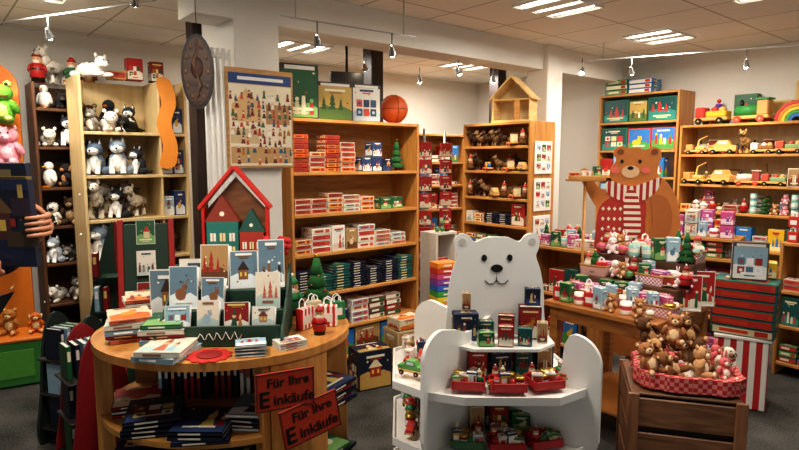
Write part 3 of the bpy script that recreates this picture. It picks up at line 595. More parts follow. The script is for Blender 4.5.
body.append(skin([(-1.41,2.29,1.37),(-1.415,2.262,1.405),(-1.44,2.245,1.43),(-1.455,2.243,1.445)],[(0,1),(1,2),(2,3)],[.016,.013,.011,.009]))
for i in range(4):
    x=-1.60+.023*i
    body.append(skin([(-1.605+.016*i,2.195,1.158),(x+.005,2.185,1.172),(x+.01,2.158,1.176),(x+.014,2.15,1.20),(x+.016,2.155,1.222)],[(k,k+1) for k in range(4)],[.013,.0115,.0105,.0098,.008]))
body.append(skin([(-1.62,2.2,1.15),(-1.61,2.235,1.17),(-1.6,2.247,1.205),(-1.595,2.244,1.225)],[(0,1),(1,2),(2,3)],[.015,.013,.011,.009]))
hd=B(); hd.ball((px,py-.1,1.645),(.014,.022,.022),SK,sub=1)
for s in(-1,1): hd.ball((px+s*.035,py-.095,1.66),.011,BLK,sub=1); hd.ball((px+s*.1,py-.01,1.65),(.014,.02,.03),SK,sub=1)
body.append(hd.done('face'))
pe=top('person',join(body,[SK]*len(body),'person'),(0,0,0),0,'person in dark blue sweater holding a picture box with both hands','person')
slv=skin([V[0],V[1],V[2],V[6],V[7],(-1.53,2.37,1.28),V[10],V[11],(-1.76,2.25,1.105)],[(0,1),(1,2),(2,3),(3,4),(4,5),(2,6),(6,7),(7,8)],[.16,.15,.145,.078,.062,.045,.078,.062,.045])
part('sweater',join([slv],[M('24345c',.9,.15,bump=.4,scale=90)],'sw'),pe)
tr=skin([V[0],V[14],V[15],V[16],V[18],V[19],V[20]],[(0,1),(1,2),(2,3),(0,4),(4,5),(5,6)],[.155,.105,.078,.062,.105,.078,.062]); part('trousers',join([tr],[M('2a2c34',.9)],'tr'),pe)
hb=B(); hb.ball((px,py+.02,1.69),(.112,.12,.12),M('3a2618',.8,.3)); part('hair',hb.done('hair'),pe)
e=top('picture_box',None,(-1.40,2.215,1.19),0,'large dark blue picture box held upright by a person','box',rot=(4,0,0))
part('body',bx('b',(-.18,0,.2),(.36,.036,.4),M('151b34'),.002),e)
b=B(); b.cover((-.18,-.018,.2),(1,0,0),(0,0,1),(0,-1,0),.35,.39,['10162E','1a2748','7a5a34','5a2a28','8a7a50'],4)
for (x,z,w_,h_,c) in[(-.1,.3,.1,.05,'1f2c50'),(-.07,.2,.07,.07,'3a2838'),(-.1,.08,.12,.06,'4a3a2a'),(-.05,.13,.05,.05,'1a3038'),(-.12,.34,.14,.012,'C8A860'),(-.04,.27,.02,.05,'C8A860'),(-.08,.16,.02,.03,'A83028')]: b.flat((0,-.018,0),(1,0,0),(0,0,1),(0,-1,0),[(x,z),(x+w_,z),(x+w_,z+h_),(x,z+h_)],M(c),10)
part('cover_picture',b.done('cp'),e)
# ================================================================ COUNTER
CX,CY,RX,RY=-.82,2.65,.58,.5
def EP(a,k=1): a=math.radians(a); return (RX*k*math.cos(a),RY*k*math.sin(a))
ct=top('display_table',None,(CX,CY,0),0,'rounded honey-coloured wooden display table with open shelves','display table')
part('table_top',B().prism([EP(a*7.5) for a in range(48)],.035,wood('CE9450','AE7034',(12,3,3)),'XY',.785).done('t'),ct)
for z in(.46,.1): part('shelf',B().prism([EP(a*7.5,.96) for a in range(48)],.025,HONEY,'XY',z).done('s'),ct)
def upr(a,k0,k1,h=.785):
    x0,y0=EP(a,k0); x1,y1=EP(a,k1); L=math.hypot(x1-x0,y1-y0)
    part('upright_panel',bx('u',((x0+x1)/2,(y0+y1)/2,h/2),(L,.03,h),HONEYV,.003,(0,0,math.degrees(math.atan2(y1-y0,x1-x0)))),ct)
upr(205,.86,.985); upr(-60,.8,.985); upr(90,.3,.98); upr(150,.4,.98); upr(5,.6,.98)
pts=[EP(a,.985) for a in range(-58,-27,6)]+[EP(a,.95) for a in range(-28,-60,-6)]
part('curved_panel',B().prism(pts,.785,HONEYV,'XY',0).done('c'),ct)
part('back_panel',bx('b',(-.04,.16,.39),(.94,.02,.77),wood('8a5a2e','6a4422')),ct)
ZT=.821
def sign(loc,rot,w,h,s):
    e=top('shop_sign',None,loc,0,'red sign board with black lettering on the table front','sign',rot=rot)
    part('board',bx('b',(0,0,0),(w,.008,h),M('B03418',.5),.002),e)
    fm=B()
    for q in(-1,1): fm.box((0,-.005,q*(h/2-.004)),(w,.002,.005),M('5a1510')); fm.box((q*(w/2-.004),-.005,0),(.005,.002,h),M('5a1510'))
    part('border',fm.done('f'),e)
    part('lettering',text('Für Ihre',s,BLK),e,(.01,-.0055,h*.22)); part('lettering',text('E',s*1.75,BLK,ax='LEFT'),e,(-w*.46,-.0055,-h*.2)); part('lettering',text('inkäufe',s*1.12,BLK,ax='LEFT'),e,(-w*.46+s*1.12,-.0055,-h*.24))
sign((CX+.37,CY-.46,.70),(0,0,26),.235,.155,.052)
sign((CX+.46,CY-.41,.555),(0,-9,36),.26,.165,.055)
bkA=BK(.18,.24,.02,P_SNOW,M('7a98a8'),'light blue picture book'); bkB=BK(.17,.22,.018,P_ORANGE,M('c05028'),'orange and white picture book'); bkC=BK(.17,.22,.014,P_XMAS,M('9a2420'),'red christmas picture book'); bkD=BK(.18,.24,.02,P_PASTEL,M('d8d0c0'),'pale printed picture book'); bkE=BK(.16,.22,.016,P_GREEN,M('2a6a40'),'green printed picture book')
bkF=BK(.18,.22,.018,P_YEL,M('d8b040'),'yellow printed picture book'); bkN=BK(.22,.24,.016,P_NAVY,M('10182F'),'large dark blue picture calendar'); bkR=BK(.2,.22,.014,P_RED,M('8a1c1c'),'large red picture calendar'); bkW=BK(.2,.22,.014,P_NW,M('d8dcdc'),'large pale winter calendar')
def stack(items,x,y,z,n,deg,group):
    for i in range(n):
        p=items[i%len(items)]; put(p,(x,y,z),deg+R.uniform(-7,7),group); z+=p['h']+.0006
G_='picture books on the table'
stack([bkB,bkC,bkA,bkD,bkB],-1.2,2.5,ZT,5,25,G_); stack([bkD,bkB,bkE,bkC],-1.25,2.77,ZT,6,30,G_)
stack([bkB,bkA,bkC,bkD,bkE],-1.0,2.42,ZT,5,12,G_); stack([bkA,bkD],-.93,2.265,ZT,2,-5,G_)
b=B(); b.prism([((.085+.006*math.cos(i*math.pi/2))*math.cos(i*math.pi/24),(.085+.006*math.cos(i*math.pi/2))*math.sin(i*math.pi/24)) for i in range(48)],.004,M('C42A22',.8),'XY'); b.cyl((0,0,.006),.05,.004,M('8E1B1B'))
top('doily',b.done('d'),(-.76,2.235,ZT),0,'round red felt doily on the table','doily')
bl=BK(.12,.09,.01,P_SNOW,M('e8e4da'),'small white greeting booklet','booklet'); bl2=BK(.12,.09,.008,P_WHITE,M('e8e4da'),'small cream greeting booklet','booklet')
stack([bl],-.6,2.26,ZT,4,12,'booklets on the table'); stack([bl2],-.46,2.35,ZT,3,30,'booklets on the table')
G2='books on the inner shelf'
zI=.486
stack([bkR,bkW,bkR],-1.19,2.52,zI,3,22,G2); stack([bkN,bkN,bkN],-1.03,2.33,zI,4,14,G2); stack([bkN,bkN],-.80,2.27,zI,3,3,G2); stack([bkW,bkN,bkN],-.61,2.38,zI,4,-10,G2)
for i in range(8): put(BKS(.022,.16,R.choice([.2,.22,.18]),R.choice([P_RED,P_XMAS,P_SNOW,P_NAVY]),'upright picture book on the inner shelf'),(-1.12+.03*i,2.68,zI),0,'upright books on the inner shelf')
for i in range(15): put(BKS(.022,.14,R.choice([.2,.22,.18]),R.choice([P_NAVY,P_SNOW,P_XMAS,P_WHITE]),'upright picture book on the inner shelf'),(-.86+.03*i,2.68,zI),0,'upright books on the inner shelf')
stack([bkR,bkN],-1.15,2.5,.126,12,14,'books on the lowest shelf'); stack([bkN],-.92,2.33,.126,12,-4,'books on the lowest shelf'); stack([bkN,bkE],-.68,2.34,.126,12,-4,'books on the lowest shelf')
stack([bkE,bkN],-.36,2.55,.126,9,60,'books on the lowest shelf'); stack([bkC,bkN],-.36,2.56,zI,6,60,G2)
# dark green card display
G=M('1F4030',.6)
e=top('card_display',None,(-.76,2.50,ZT),4,'dark green tiered card display box','card display')
for i in range(3): part('tier',bx('tier',(0,-.1+.09*i,.03+.035*i),(.5,.085,.06+.07*i),G),e)
def sidep():
    me=B().prism(crom([(-.17,0),(.15,0),(.16,.27),(.12,.29),(.03,.2),(-.08,.12),(-.17,.07)],3),.01,G).done('s'); me.transform(Matrix.Rotation(math.pi/2,4,'Z')); return me
part('side_panel',sidep(),e,(.262,0,0)); part('side_panel',sidep(),e,(-.252,0,0))
part('lip',bx('l',(0,-.152,.045),(.5,.008,.09),G),e)
part('emblem',B().tube([(-.09+.0075*i,-.157,.045+.014*math.sin(i*1.35)*(1 if i%5 else 1.5)) for i in range(25)],.0018,WHITE,6).done('em'),e,label='white handwritten flourish')
fd=Fr(-.76,2.50,4)
CP=[P_SNOW,P_CR,P_NW,P_PASTEL,P_CR,P_NW,P_XMAS,P_BROWN]
hh_=[[.11,.13,.12,.1],[.19,.14,0,.16],[0,.2,.17,.22]]; ww_=[.105,.115,.12]
for r_,(y_,z_) in enumerate([(-.11,.062),(-.02,.132),(.075,.202)]):
    for i in range(4):
        if not hh_[r_][i]: continue
        p=card(ww_[r_]*R.uniform(.85,1.1),hh_[r_][i],CP[(i*3+r_*2)%8],'illustrated winter greeting card in the display')
        put(p,fd.w(-.185+.122*i+R.uniform(-.008,.008),y_-.018,ZT+z_),0,'greeting cards in the display',rot=(-8,0,4+R.uniform(-9,9)))
for i,(x,y,p_,h_) in enumerate([(-1.1,2.66,P_NW,.27),(-.98,2.72,P_CR,.31),(-.67,2.80,P_NW,.22)]): put(card(.14,h_,p_,'tall illustrated winter card standing upright'),(x,y,ZT),6,'tall cards')
# red-roofed display house with two house boxes
e=top('roofed_display_house',None,(-.86,3.02,ZT),6,'slim red open house with pitched roof holding calendar boxes','display house'); e.scale=(.93,1,1)
RM=M('C8281E')
for s in(-1,1): part('roof_panel',bx('rf',(0,0,0),(.29,.08,.02),RM),e,(s*.1,0,.635),(0,s*48,0)); part('post',bx('p',(s*.175,0,.27),(.018,.06,.54),RM),e)
part('base_board',bx('b',(0,0,.008),(.34,.12,.016),RM),e); part('back_panel',B().prism([(-.165,.016),(.165,.016),(.165,.52),(0,.69),(-.165,.52)],.008,wood('8a5a38','6a4028'),off=.03).done('bk'),e)
def housebox(w,h,c,rc,lab):
    b=B(); b.prism([(-w/2,0),(w/2,0),(w/2,h*.78),(0,h),(-w/2,h*.78)],.06,M(c),off=-.03); o_=(0,-.03,0)
    for i in range(5):
        for j in range(3):
            x=-w*.3+w*.3*j; z=h*.1+h*.125*i; b.flat(o_,(1,0,0),(0,0,1),(0,-1,0),[(x-w*.09,z),(x+w*.09,z),(x+w*.09,z+h*.075),(x-w*.09,z+h*.075)],M('EBD9A0' if (i+j)%2 else 'F2ECDC'),1); b.flat(o_,(1,0,0),(0,0,1),(0,-1,0),[(x-.0015,z),(x+.0015,z),(x+.0015,z+h*.075),(x-.0015,z+h*.075)],M(rc),2)
    b.flat(o_,(1,0,0),(0,0,1),(0,-1,0),[(-w/2,h*.78),(w/2,h*.78),(0,h)],M(rc),1); b.flat(o_,(1,0,0),(0,0,1),(0,-1,0),ell(0,h*.85,w*.08,w*.08,10),M('F2ECDC'),2)
    an=math.degrees(math.atan2(h*.22,w/2)); L=math.hypot(h*.22,w/2)+.01
    b.box((-w*.26,0,h*.893),(L,.064,.008),M(rc),(0,-an,0)); b.box((w*.26,0,h*.893),(L,.064,.008),M(rc),(0,an,0))
    return dict(mesh=b.done('house_box'),w=w,d=.06,h=h,name='house_box',label=lab,cat='advent calendar')
fh=Fr(-.86,3.02,6)
put(housebox(.16,.57,'2C7A70','8E3A2A','tall teal house-shaped advent calendar box'),fh.w(-.062,-.02,ZT+.018),6,'house-shaped boxes'); put(housebox(.12,.5,'B03A2C','2C5A50','red house-shaped advent calendar box'),fh.w(.085,-.025,ZT+.018),6,'house-shaped boxes')
# green/red A rack
e=top('a_frame_rack',None,(-1.47,3.32,0),20,'dark green and red A-shaped card rack on the carpet','display rack')
for s in(-1,1):
    part('panel',bx('a',(0,s*.14,.62),(.24,.02,1.25),M('1E3A2A'),.003,(s*12,0,0)),e)
    for q in(-1,1): part('side_rail',bx('a',(q*.135,s*.14,.62),(.03,.03,1.3),M('A8241C'),.003,(s*12,0,0)),e)
for i in range(3): put(card(.1,.14,[P_XMAS,P_CR,P_GREEN][i],'printed card on the green rack'),Fr(-1.47,3.32,20).w(0,-.125+.06*i-.04,.78+.17*i),0,'cards on the green rack',rot=(-12,0,20))
e=top('a_frame_rack',None,(-1.86,3.72,0),20,'slanted red and green book rack beside the plush shelf','display rack')
for s in(-1,1): part('panel',B().prism(crom([(s*.02,0),(s*.22,0),(s*.2,.4),(s*.1,.9),(s*.03,1.15),(0,1.1)],3),.03,M('7E1C1A') if s>0 else M('1E3A2A')).done('p'),e)
for i in range(4): part('shelf',bx('s',(0,-.07,.2+.22*i),(.34-.06*i,.14,.012),M('1E3A2A')),e)
fa=Fr(-1.86,3.72,20)
for i in range(4):
    for j in range(4-i): put(BKS(.03,.1,.15,R.choice([P_XMAS,P_NAVY,P_GREEN,P_SNOW]),'upright picture book on the rack'),fa.w(-.1+.05*j,-.08,.207+.22*i),20,'books on the slanted rack')
def redrack(x,y,dg,c,lab):
    e=top('book_rack',None,(x,y,0),dg,lab,'book rack')
    sp=lambda: B().prism(crom([(-.12,0),(.14,0),(.17,.3),(.12,.62),(.02,.74),(-.06,.62),(-.1,.3)]),.02,M(c,.5)).done('s')
    part('side_panel',sp(),e,(0,-.12,0)); part('side_panel',sp(),e,(0,.14,0))
    for i in range(3): part('pocket',bx('p',(-.02,.02,.1+.2*i),(.2,.24,.012),M('2a2220')),e)
    fb_=Fr(x,y,dg)
    for i in range(3):
        for j in range(4): put(BKS(.024,.12,.17,R.choice([P_NAVY,P_SNOW,P_GREEN]),'picture book standing in the rack'),fb_.w(-.09+.04*j,.03,.108+.2*i),dg,'books in the dark racks')
redrack(-1.6,2.86,45,'8a1820','dark red curved book rack with slanted pockets'); redrack(-1.84,3.16,70,'1E2A24','dark green curved book rack with books')
put(tree(.3,'small green tinsel tree on the table'),(-.42,2.88,ZT),0)
b=B()
for i in range(14): a=i*.9; b.ball((.05*math.cos(a),.03*math.sin(a),.03*math.sin(i*2.1)),(.035,.025,.02),M('C42222',.6),(i*40,i*25,0),1)
b.tube([(0,0,0),(0,.01,-.2),(.01,.01,-.34)],.005,M('2E6B38')); top('red_bow',b.done('bow'),(-.62,2.86,1.17),0,'red ribbon bow flower on a green stem','bow')
bg=[bag(.09,.1,stripes('C42222','F2ECE0',40,0),'red and white striped gift bag'),bag(.08,.09,M('2E7B48'),'small green paper gift bag'),bag(.08,.1,M('D8C8A0'),'small beige paper gift bag')]
for i,(x,y) in enumerate([(-.34,2.66),(-.31,2.78),(-.42,2.74),(-.44,2.62)]): put(bg[i%3],(x,y,ZT),20*i,'gift bags on the table')
put(figure('B3201E','B3201E',.13,'small red santa figurine'),(-.36,2.53,ZT),0)
put(figure('2E7B48','2E7B48',.2,'green elf figurine with pointed hat'),(-.54,2.86,ZT),0)
# ================================================================ WHITE BEAR STAND
SX,SY=.40,2.45
e=top('bear_display_stand',None,(SX,SY,0),0,'white display stand with rounded fins and a polar bear board','display stand')
WS=M('EDEBE6',.35,.02)
def fin(L,hh,deg,step=0):
    r=.11
    p=[(0,0),(L,0),(L,hh*.45),(L-.012,hh*.5),(L,hh*.55),(L,hh-r)]+[(L-r+r*math.cos(math.radians(a)),hh-r+r*math.sin(math.radians(a))) for a in range(9,91,9)]
    if step: p+=[(L-r-.02,hh-.01),(L-r-.04,hh-.05),(L-r-.05,step+.03),(L-r-.08,step),(0,step)]
    else: p+=[(L*.55,hh-.02),(L*.4,hh-.045),(.1,hh-.03),(0,hh)]
    part('side_fin',B().prism(p,.018,WS,off=-.009).done('fin'),e,(0,0,0),(0,0,deg))
fin(.46,.94,-133); fin(.49,.92,-40,.735); fin(.44,.94,137); fin(.42,.94,50)
def sp_(k,xl=.42):
    # straight-edged shelves: chords between the fins, squared bay at the side
    P=[(.43*math.cos(math.radians(a)),.43*math.sin(math.radians(a))) for a in(-133,-40,50,128)]
    o=[P[0],(P[0][0]+.14,P[0][1]-.05),(P[1][0]-.13,P[1][1]-.09),P[1],(P[1][0]+.02,P[1][1]+.12),P[2],P[3],(-xl,.2),(-xl,-.2)]
    return [(x*k,y*k) for x,y in o]
for z in(.70,.46,.2):
    part('shelf',B().prism(sp_(1),.016,WS,'XY',z-.016).done('d'),e)
    part('shelf_lip',B().ring(sp_(1.02),sp_(1.0),-.018,.014,WS).done('r'),e,(0,0,z))
part('upper_shelf',B().prism([(-.17,-.17),(-.1,-.22),(.16,-.22),(.24,-.14),(.24,-.02),(-.17,-.02)],.012,WS,'XY',.838).done('d'),e)
half=[(0,.345),(.05,.342),(.095,.325),(.12,.35),(.155,.36),(.182,.335),(.18,.295),(.17,.26),(.19,.2),(.205,.12),(.21,.03),(.2,-.1),(0,-.1)]
outl=crom([(x,z) for x,z in half]+[(-x,z) for x,z in half[-2:0:-1]],4)
bb=part('bear_board',B().prism(outl,.014,WS,off=-.01).done('bear'),e,(.015,-.01,.93),(0,0,3))
for s in(-1,1):
    part('eye',B().prism(ell(s*.055,.255,.012,.015,16),.003,BLK,off=-.013).done('eye'),bb); part('inner_ear',B().prism(ell(s*.15,.325,.016,.016,16),.002,M('C8C4BC'),off=-.012).done('ear'),bb)
part('nose',B().prism(ell(0,.21,.026,.017,16),.004,BLK,off=-.014).done('nose'),bb)
part('mouth',B().tube([(-.05,-.012,.158),(-.035,-.012,.143),(-.015,-.012,.143),(0,-.012,.158),(0,-.012,.19),(0,-.012,.158),(.015,-.012,.143),(.035,-.012,.143),(.05,-.012,.158)],.0022,BLK,6).done('mouth'),bb)
nutc=[PB('gift_box',.09,.055,.1,M('1d2740'),P_NAVY,'small dark blue gift box with ribbon'),PB('gift_box',.08,.05,.11,M('8E1B1B'),P_RED,'small red christmas gift box'),PB('gift_box',.08,.06,.07,M('24543A'),P_GREEN,'small green gift box'),PB('gift_box',.08,.05,.12,M('2a2a30'),P_XMAS,'small dark christmas gift box'),
      PB('gift_box',.06,.05,.12,M('D8CCB0'),P_BROWN,'small beige christmas gift box'),PB('gift_box',.07,.05,.09,M('1d3a4a'),P_TEAL,'small teal christmas gift box')]
GB='gift boxes on the white stand'
for dx,dy,z,k,sc in[(-.125,-.09,.853,0,1.15),(-.12,-.085,.978,4,.6),(.15,-.07,.853,3,1.15),(-.05,-.17,.853,2,.8),(.03,-.18,.853,1,.75),(.11,-.17,.853,5,.8),(.19,-.13,.853,4,.7),(.16,-.065,.995,0,.7),(.05,-.08,.853,3,.85),(-.035,-.08,.853,5,.85)]: put(nutc[k],(SX+dx,SY+dy,z),-6+R.uniform(-10,10),GB,scale=sc)
for z in(.717,.477,.217):
    for k in range(4): put(nutc[(k*5+int(z*10))%6],(SX-.08+.095*k,SY-.15+.012*k,z),R.uniform(-8,14),GB,scale=.95)
    for k in range(3): put(nutc[(k*5+int(z*20))%6],(SX-.0+.1*k,SY-.08+.0*k,z),R.uniform(-8,14),GB) 
def tray(x,y,z,deg,w,d,m,lab,h=.035):
    e=top('display_tray',None,(x,y,z),deg,lab,'tray','display trays')
    part('base',bx('b',(0,0,.004),(w,d,.008),m),e)
    for s in(-1,1): part('side',bx('s',(s*(w/2-.003),0,h/2),(.006,d,h),m),e); part('side',bx('s',(0,s*(d/2-.003),h/2),(w-.012,.006,h),m),e)
    return Fr(x,y,deg,z)
REDM=M('A81E1C',.5)
sm=[figure('B3201E','8E1B1B',.075,'tiny red wooden santa ornament'),figure('2F6B3c','D8C8A0',.07,'tiny green wooden ornament'),truck('C93A2E','3C9A48',.07,'tiny red and green toy car',3),bauble('B3201E',.045,'tiny shiny red christmas bauble'),bauble('2F7A48',.045,'tiny shiny green christmas bauble'),
    jar(.018,.045,M('B8352B',.4),GOLD,'tiny red tin with gold lid'),PB('gift_box',.04,.03,.05,M('DCD6C8'),P_WHITE,'tiny white printed box'),PB('gift_box',.04,.03,.06,M('24345c'),P_BLUE,'tiny blue printed box'),PB('gift_box',.045,.035,.04,M('2F6B3c'),P_GREEN,'tiny green printed box'),bauble('D8B050',.04,'tiny golden christmas bauble')]
def traygoods(t,w,d,items,group,nx,ny,z=.009):
    for i in range(nx):
        for j in range(ny): put(R.choice(items),t.w(-w/2+w*(i+.5)/nx,-d/2+d*(j+.5)/ny,z),t.d+R.uniform(-25,25),group)
for z,g_ in((.717,'tiny ornaments in trays'),(.477,'tiny ornaments in lower trays'),(.217,'tiny ornaments in lower trays')):
    for n_,(x,y,dg,w,d) in enumerate([(SX-.13,SY-.27,-8,.13,.09),(SX+.02,SY-.285,0,.14,.1),(SX+.17,SY-.255,14,.13,.11),(SX+.29,SY-.17,40,.11,.1)]):
        t=tray(x,y,z,dg,w,d,REDM if (n_ or z>.6) else M('2E5B38'),'open tray filled with small ornaments' if z<.6 else 'red open tray filled with small ornaments'); traygoods(t,w*.85,d*.85,sm,g_,4 if n_<3 else 3,2)
for z in(.717,.477,.217):
    for k in range(5): put(nutc[(k+int(z*10))%6],(SX-.22,SY-.14+.075*k,z),-90+R.uniform(-10,10),'small goods on the white stand side shelves',scale=.8)
    for k in range(7):
        if z>.7 and k<2: continue
        put(R.choice(sm),(SX-.36+R.uniform(-.01,.01),SY-.17+.06*k,z),-90+R.uniform(-30,30),'small goods on the white stand side shelves',scale=1.2); put(R.choice(sm),(SX-.30,SY-.16+.06*k,z),-90+R.uniform(-30,30),'small goods on the white stand side shelves',scale=1.2)
put(truck('5C9A4E','3C7A48',.11,'small green toy car on the white stand',3),(SX-.35,SY-.14,.717),-30)
# ================================================================ RIGHT TABLE
TX,TY=.86,3.33; ft=Fr(TX,TY,-50)
e=top('wooden_table',None,(TX,TY,0),-50,'brown wooden table with square legs','table')
part('table_top',bx('t',(.33,.35,.765),(.68,.72,.03),TABLEW,.004),e)
for x,y in((.04,.05),(.62,.05),(.04,.65),(.62,.65)): part('leg',bx('l',(x,y,.375),(.05,.05,.75),TABLEW,.003),e)
part('apron',bx('a',(.33,.04,.71),(.54,.02,.08),TABLEW),e); part('apron',bx('a',(.63,.35,.71),(.02,.55,.08),TABLEW),e)
part('lower_shelf',bx('l',(.33,.35,.2),(.54,.56,.02),TABLEW),e)
e=top('tiered_riser',None,ft.w(.33,.47,.781),-50,'dark two-step riser covered with christmas goods','display riser')
RG=M('5a3a28',.6)
part('step',bx('s',(0,-.1,.06),(.6,.16,.12),RG),e); part('step',bx('s',(0,.08,.12),(.6,.18,.24),RG),e)
ging=checker('C42A22','F0E8DC',110); gpk=checker('D87A90','F6ECE4',90); wick=M('A87844',.8,.35,scale=120,bump=.6)
def basket(w,d,h,m,lab,name='basket'):
    b=B()
    for s in(-1,1): b.box((s*w/2,0,h/2),(.008,d,h),m,(0,s*8,0)); b.box((0,s*d/2,h/2),(w,.008,h),m,(-s*8,0,0))
    b.box((0,0,.004),(w,d,.008),m)
    for s in(-1,1): b.tube([(-w*.53,s*d*.56,h),(w*.53,s*d*.56,h)],.006,wick,6); b.tube([(s*w*.53,-d*.56,h),(s*w*.53,d*.56,h)],.006,wick,6)
    return dict(mesh=b.done(name),w=w*1.15,d=d*1.15,h=h,name=name,label=lab,cat='basket')
bsk=[basket(.15,.11,.06,ging,'small red gingham basket with goods'),basket(.15,.11,.06,wick,'small brown woven wicker basket'),basket(.15,.11,.055,gpk,'small pink gingham basket with goods')]
goods=[figure('B3201E','8E1B1B',.13,'red and white santa figurine'),figure('E8E0D0','C84A40',.13,'white and red angel figurine'),PB('gift_box',.07,.06,.09,M('B3201E'),P_XMAS,'small red christmas gift box'),
  PB('gift_box',.08,.06,.07,M('EDE3CC'),P_WHITE,'small cream christmas gift box'),jar(.035,.07,M('B8352B',.4),GOLD,'small red round tin with gold lid'),plush('sheep','F0E4D4','E8A0A0',.11,'tiny cream plush lamb toy'),tree(.15),
  PB('gift_box',.08,.05,.1,M('E8A0B0'),P_PINK,'small pink printed gift box'),plush('pig','E8A0A8','F4C8CC',.1,'tiny pink plush pig toy'),PB('gift_box',.07,.05,.11,M('2F6B3c'),P_GREEN,'small green printed gift box'),plush('bear','B07848','E4C49A',.11,'tiny brown plush bear toy'),
  bag(.07,.08,M('C42A22'),'small red paper gift bag'),mug('F0E8DC','C8505A',.075,'white mug with red band'),PB('gift_box',.09,.06,.06,M('D8C8A0'),P_ORANGE,'small orange printed gift box'),bauble('C8506A',.065,'shiny pink christmas bauble'),
  bauble('3C8A5A',.06,'shiny green christmas bauble'),mug('8AB8B0','F0E8DC',.07,'mint green mug with cream band'),PB('gift_box',.06,.05,.12,M('9FC0CC'),P_SNOW,'small light blue printed gift box'),plush('rabbit','F0D8D8','FFF0F0',.1,'tiny pink plush rabbit toy'),
  PB('gift_box',.1,.05,.08,M('7A4AA0'),P_PINK,'small purple printed gift box'),bag(.07,.09,M('E8D8C0'),'small cream paper gift bag'),jar(.03,.08,M('6AA08A',.4),WHITE,'small mint tin with white lid'),bauble('E8DCC8',.06,'matt cream christmas bauble')]
NG=len(goods)
def grid(fr,x0,x1,y0,y1,z,items,group,st=.1,sy=.11,jit=15,mh=9,sc=None):
    x=x0
    while x<=x1:
        y=y0
        while y<=y1: put(R.choice([g for g in items if g['h']<mh]),fr.w(x+R.uniform(-.008,.008),y+R.uniform(-.006,.006),z),fr.d+20+R.uniform(-jit,jit),group,scale=sc); y+=sy
        x+=st
GR='goods on the riser'
def bgoods(x,y,z,k0,basket_,sc=.8,nx=3):
    if basket_ is not None: put(bsk[basket_],ft.w(x,y,z),-50+R.uniform(-6,6),'small baskets on the table')
    for k in range(nx):
        for j in range(2): put(goods[(k0+k*5+j*8)%NG],ft.w(x-.045+.09*k/(nx-1),y-.022+.045*j,z+.009),-40+R.uniform(-40,40),'goods in small baskets',scale=sc)
for i,x in enumerate((.11,.33,.55)): bgoods(x,.575,1.022,i*3,(2,1,0)[i],1.1)
grid(ft,.05,.62,.495,.495,1.022,goods,GR,.075,jit=35,sc=1.15)
for i,x in enumerate((.1,.28,.46,.60)): bgoods(x,.375,.902,i*4+1,(0,None,2,None)[i],.95)
for i,x in enumerate((.1,.27,.44,.6)): bgoods(x,.2,.781,i*5+2,(1,0,None,2)[i],.9)
grid(ft,.04,.64,.07,.07,.781,goods,'small goods along the table edge',.07,jit=40,mh=.13)
grid(ft,.06,.6,.285,.285,.781,[goods[2],goods[7],goods[9],goods[13],goods[17],goods[19]],'small goods along the table edge',.085,jit=25,mh=.15,sc=1.1)
for y in(.38,.55): put(card(.13,.2,P_RED,'red and white card standing upright'),ft.w(.655,y,.781),-10,'cards at the table edge')
# cardboard brown bear
e=top('bear_cutout',None,(1.60,3.96,0),-10,'brown cardboard bear figure with red striped scarf and sweater','cardboard figure')
BR=M('D0803F',.7,.08)
po=[(-.16,.3),(.26,.3),(.31,.9),(.32,1.15),(.29,1.33),(.22,1.45),(.16,1.5),(.16,1.56),(.175,1.62),(.165,1.67),(.12,1.69),(.07,1.67),(.02,1.685),(-.03,1.68),(-.08,1.695),(-.125,1.68),(-.135,1.64),(-.115,1.6),(-.145,1.55),(-.155,1.49),(-.13,1.44),(-.19,1.4),(-.24,1.43),(-.27,1.49),(-.31,1.54),(-.35,1.53),(-.35,1.48),(-.31,1.4),(-.26,1.31),(-.22,1.24),(-.23,1.1)]
part('board',B().prism(crom(po,3),.012,BR).done('b'),e)
part('base',bx('b',(0,.05,.02),(.4,.25,.04),CRATEW),e); part('strut',bx('b',(.03,.03,.4),(.04,.03,.75),CRATEW),e)
part('sweater',B().prism(crom([(-.215,.95),(.06,.95),(.09,1.2),(.07,1.34),(-.1,1.36),(-.21,1.28),(-.235,1.1)],3),.004,M('B83A30',.8,.3,scale=70),off=-.005).done('s'),e)
b=B()
for j in range(4):
    for i in range(7): b.flat((0,-.005,0),(1,0,0),(0,0,1),(0,-1,0),[(-.19+.038*i,1.04+.07*j),(-.178+.038*i,1.055+.07*j),(-.19+.038*i,1.07+.07*j),(-.202+.038*i,1.055+.07*j)],M('F2E6D2'),2)
part('sweater_pattern',b.done('sp'),e)
part('scarf',B().prism(crom([(-.165,1.37),(-.02,1.31),(.13,1.36),(.18,1.48),(.1,1.455),(-.02,1.42),(-.165,1.46)],3),.006,stripes('B3201E','F2E6D2',24,0),off=-.009).done('s'),e)
part('scarf_end',B().prism(crom([(-.05,1.37),(.03,1.37),(.06,1.1),(-.04,1.09)],3),.004,stripes('B3201E','F2E6D2',24,2),off=-.0125).done('s'),e)
part('arm',B().prism(crom([(.12,1.36),(.22,1.34),(.26,1.2),(.22,1.05),(.1,.99),(.05,1.05),(.13,1.12),(.13,1.24)],3),.004,M('B86A34',.7,.08),off=-.012).done('arm'),e)
part('muzzle',B().prism(ell(-.02,1.52,.058,.042),.003,M('EEC498'),off=-.004).done('mz'),e); part('nose',B().prism(ell(-.022,1.545,.02,.013),.003,BLK,off=-.006).done('n'),e)
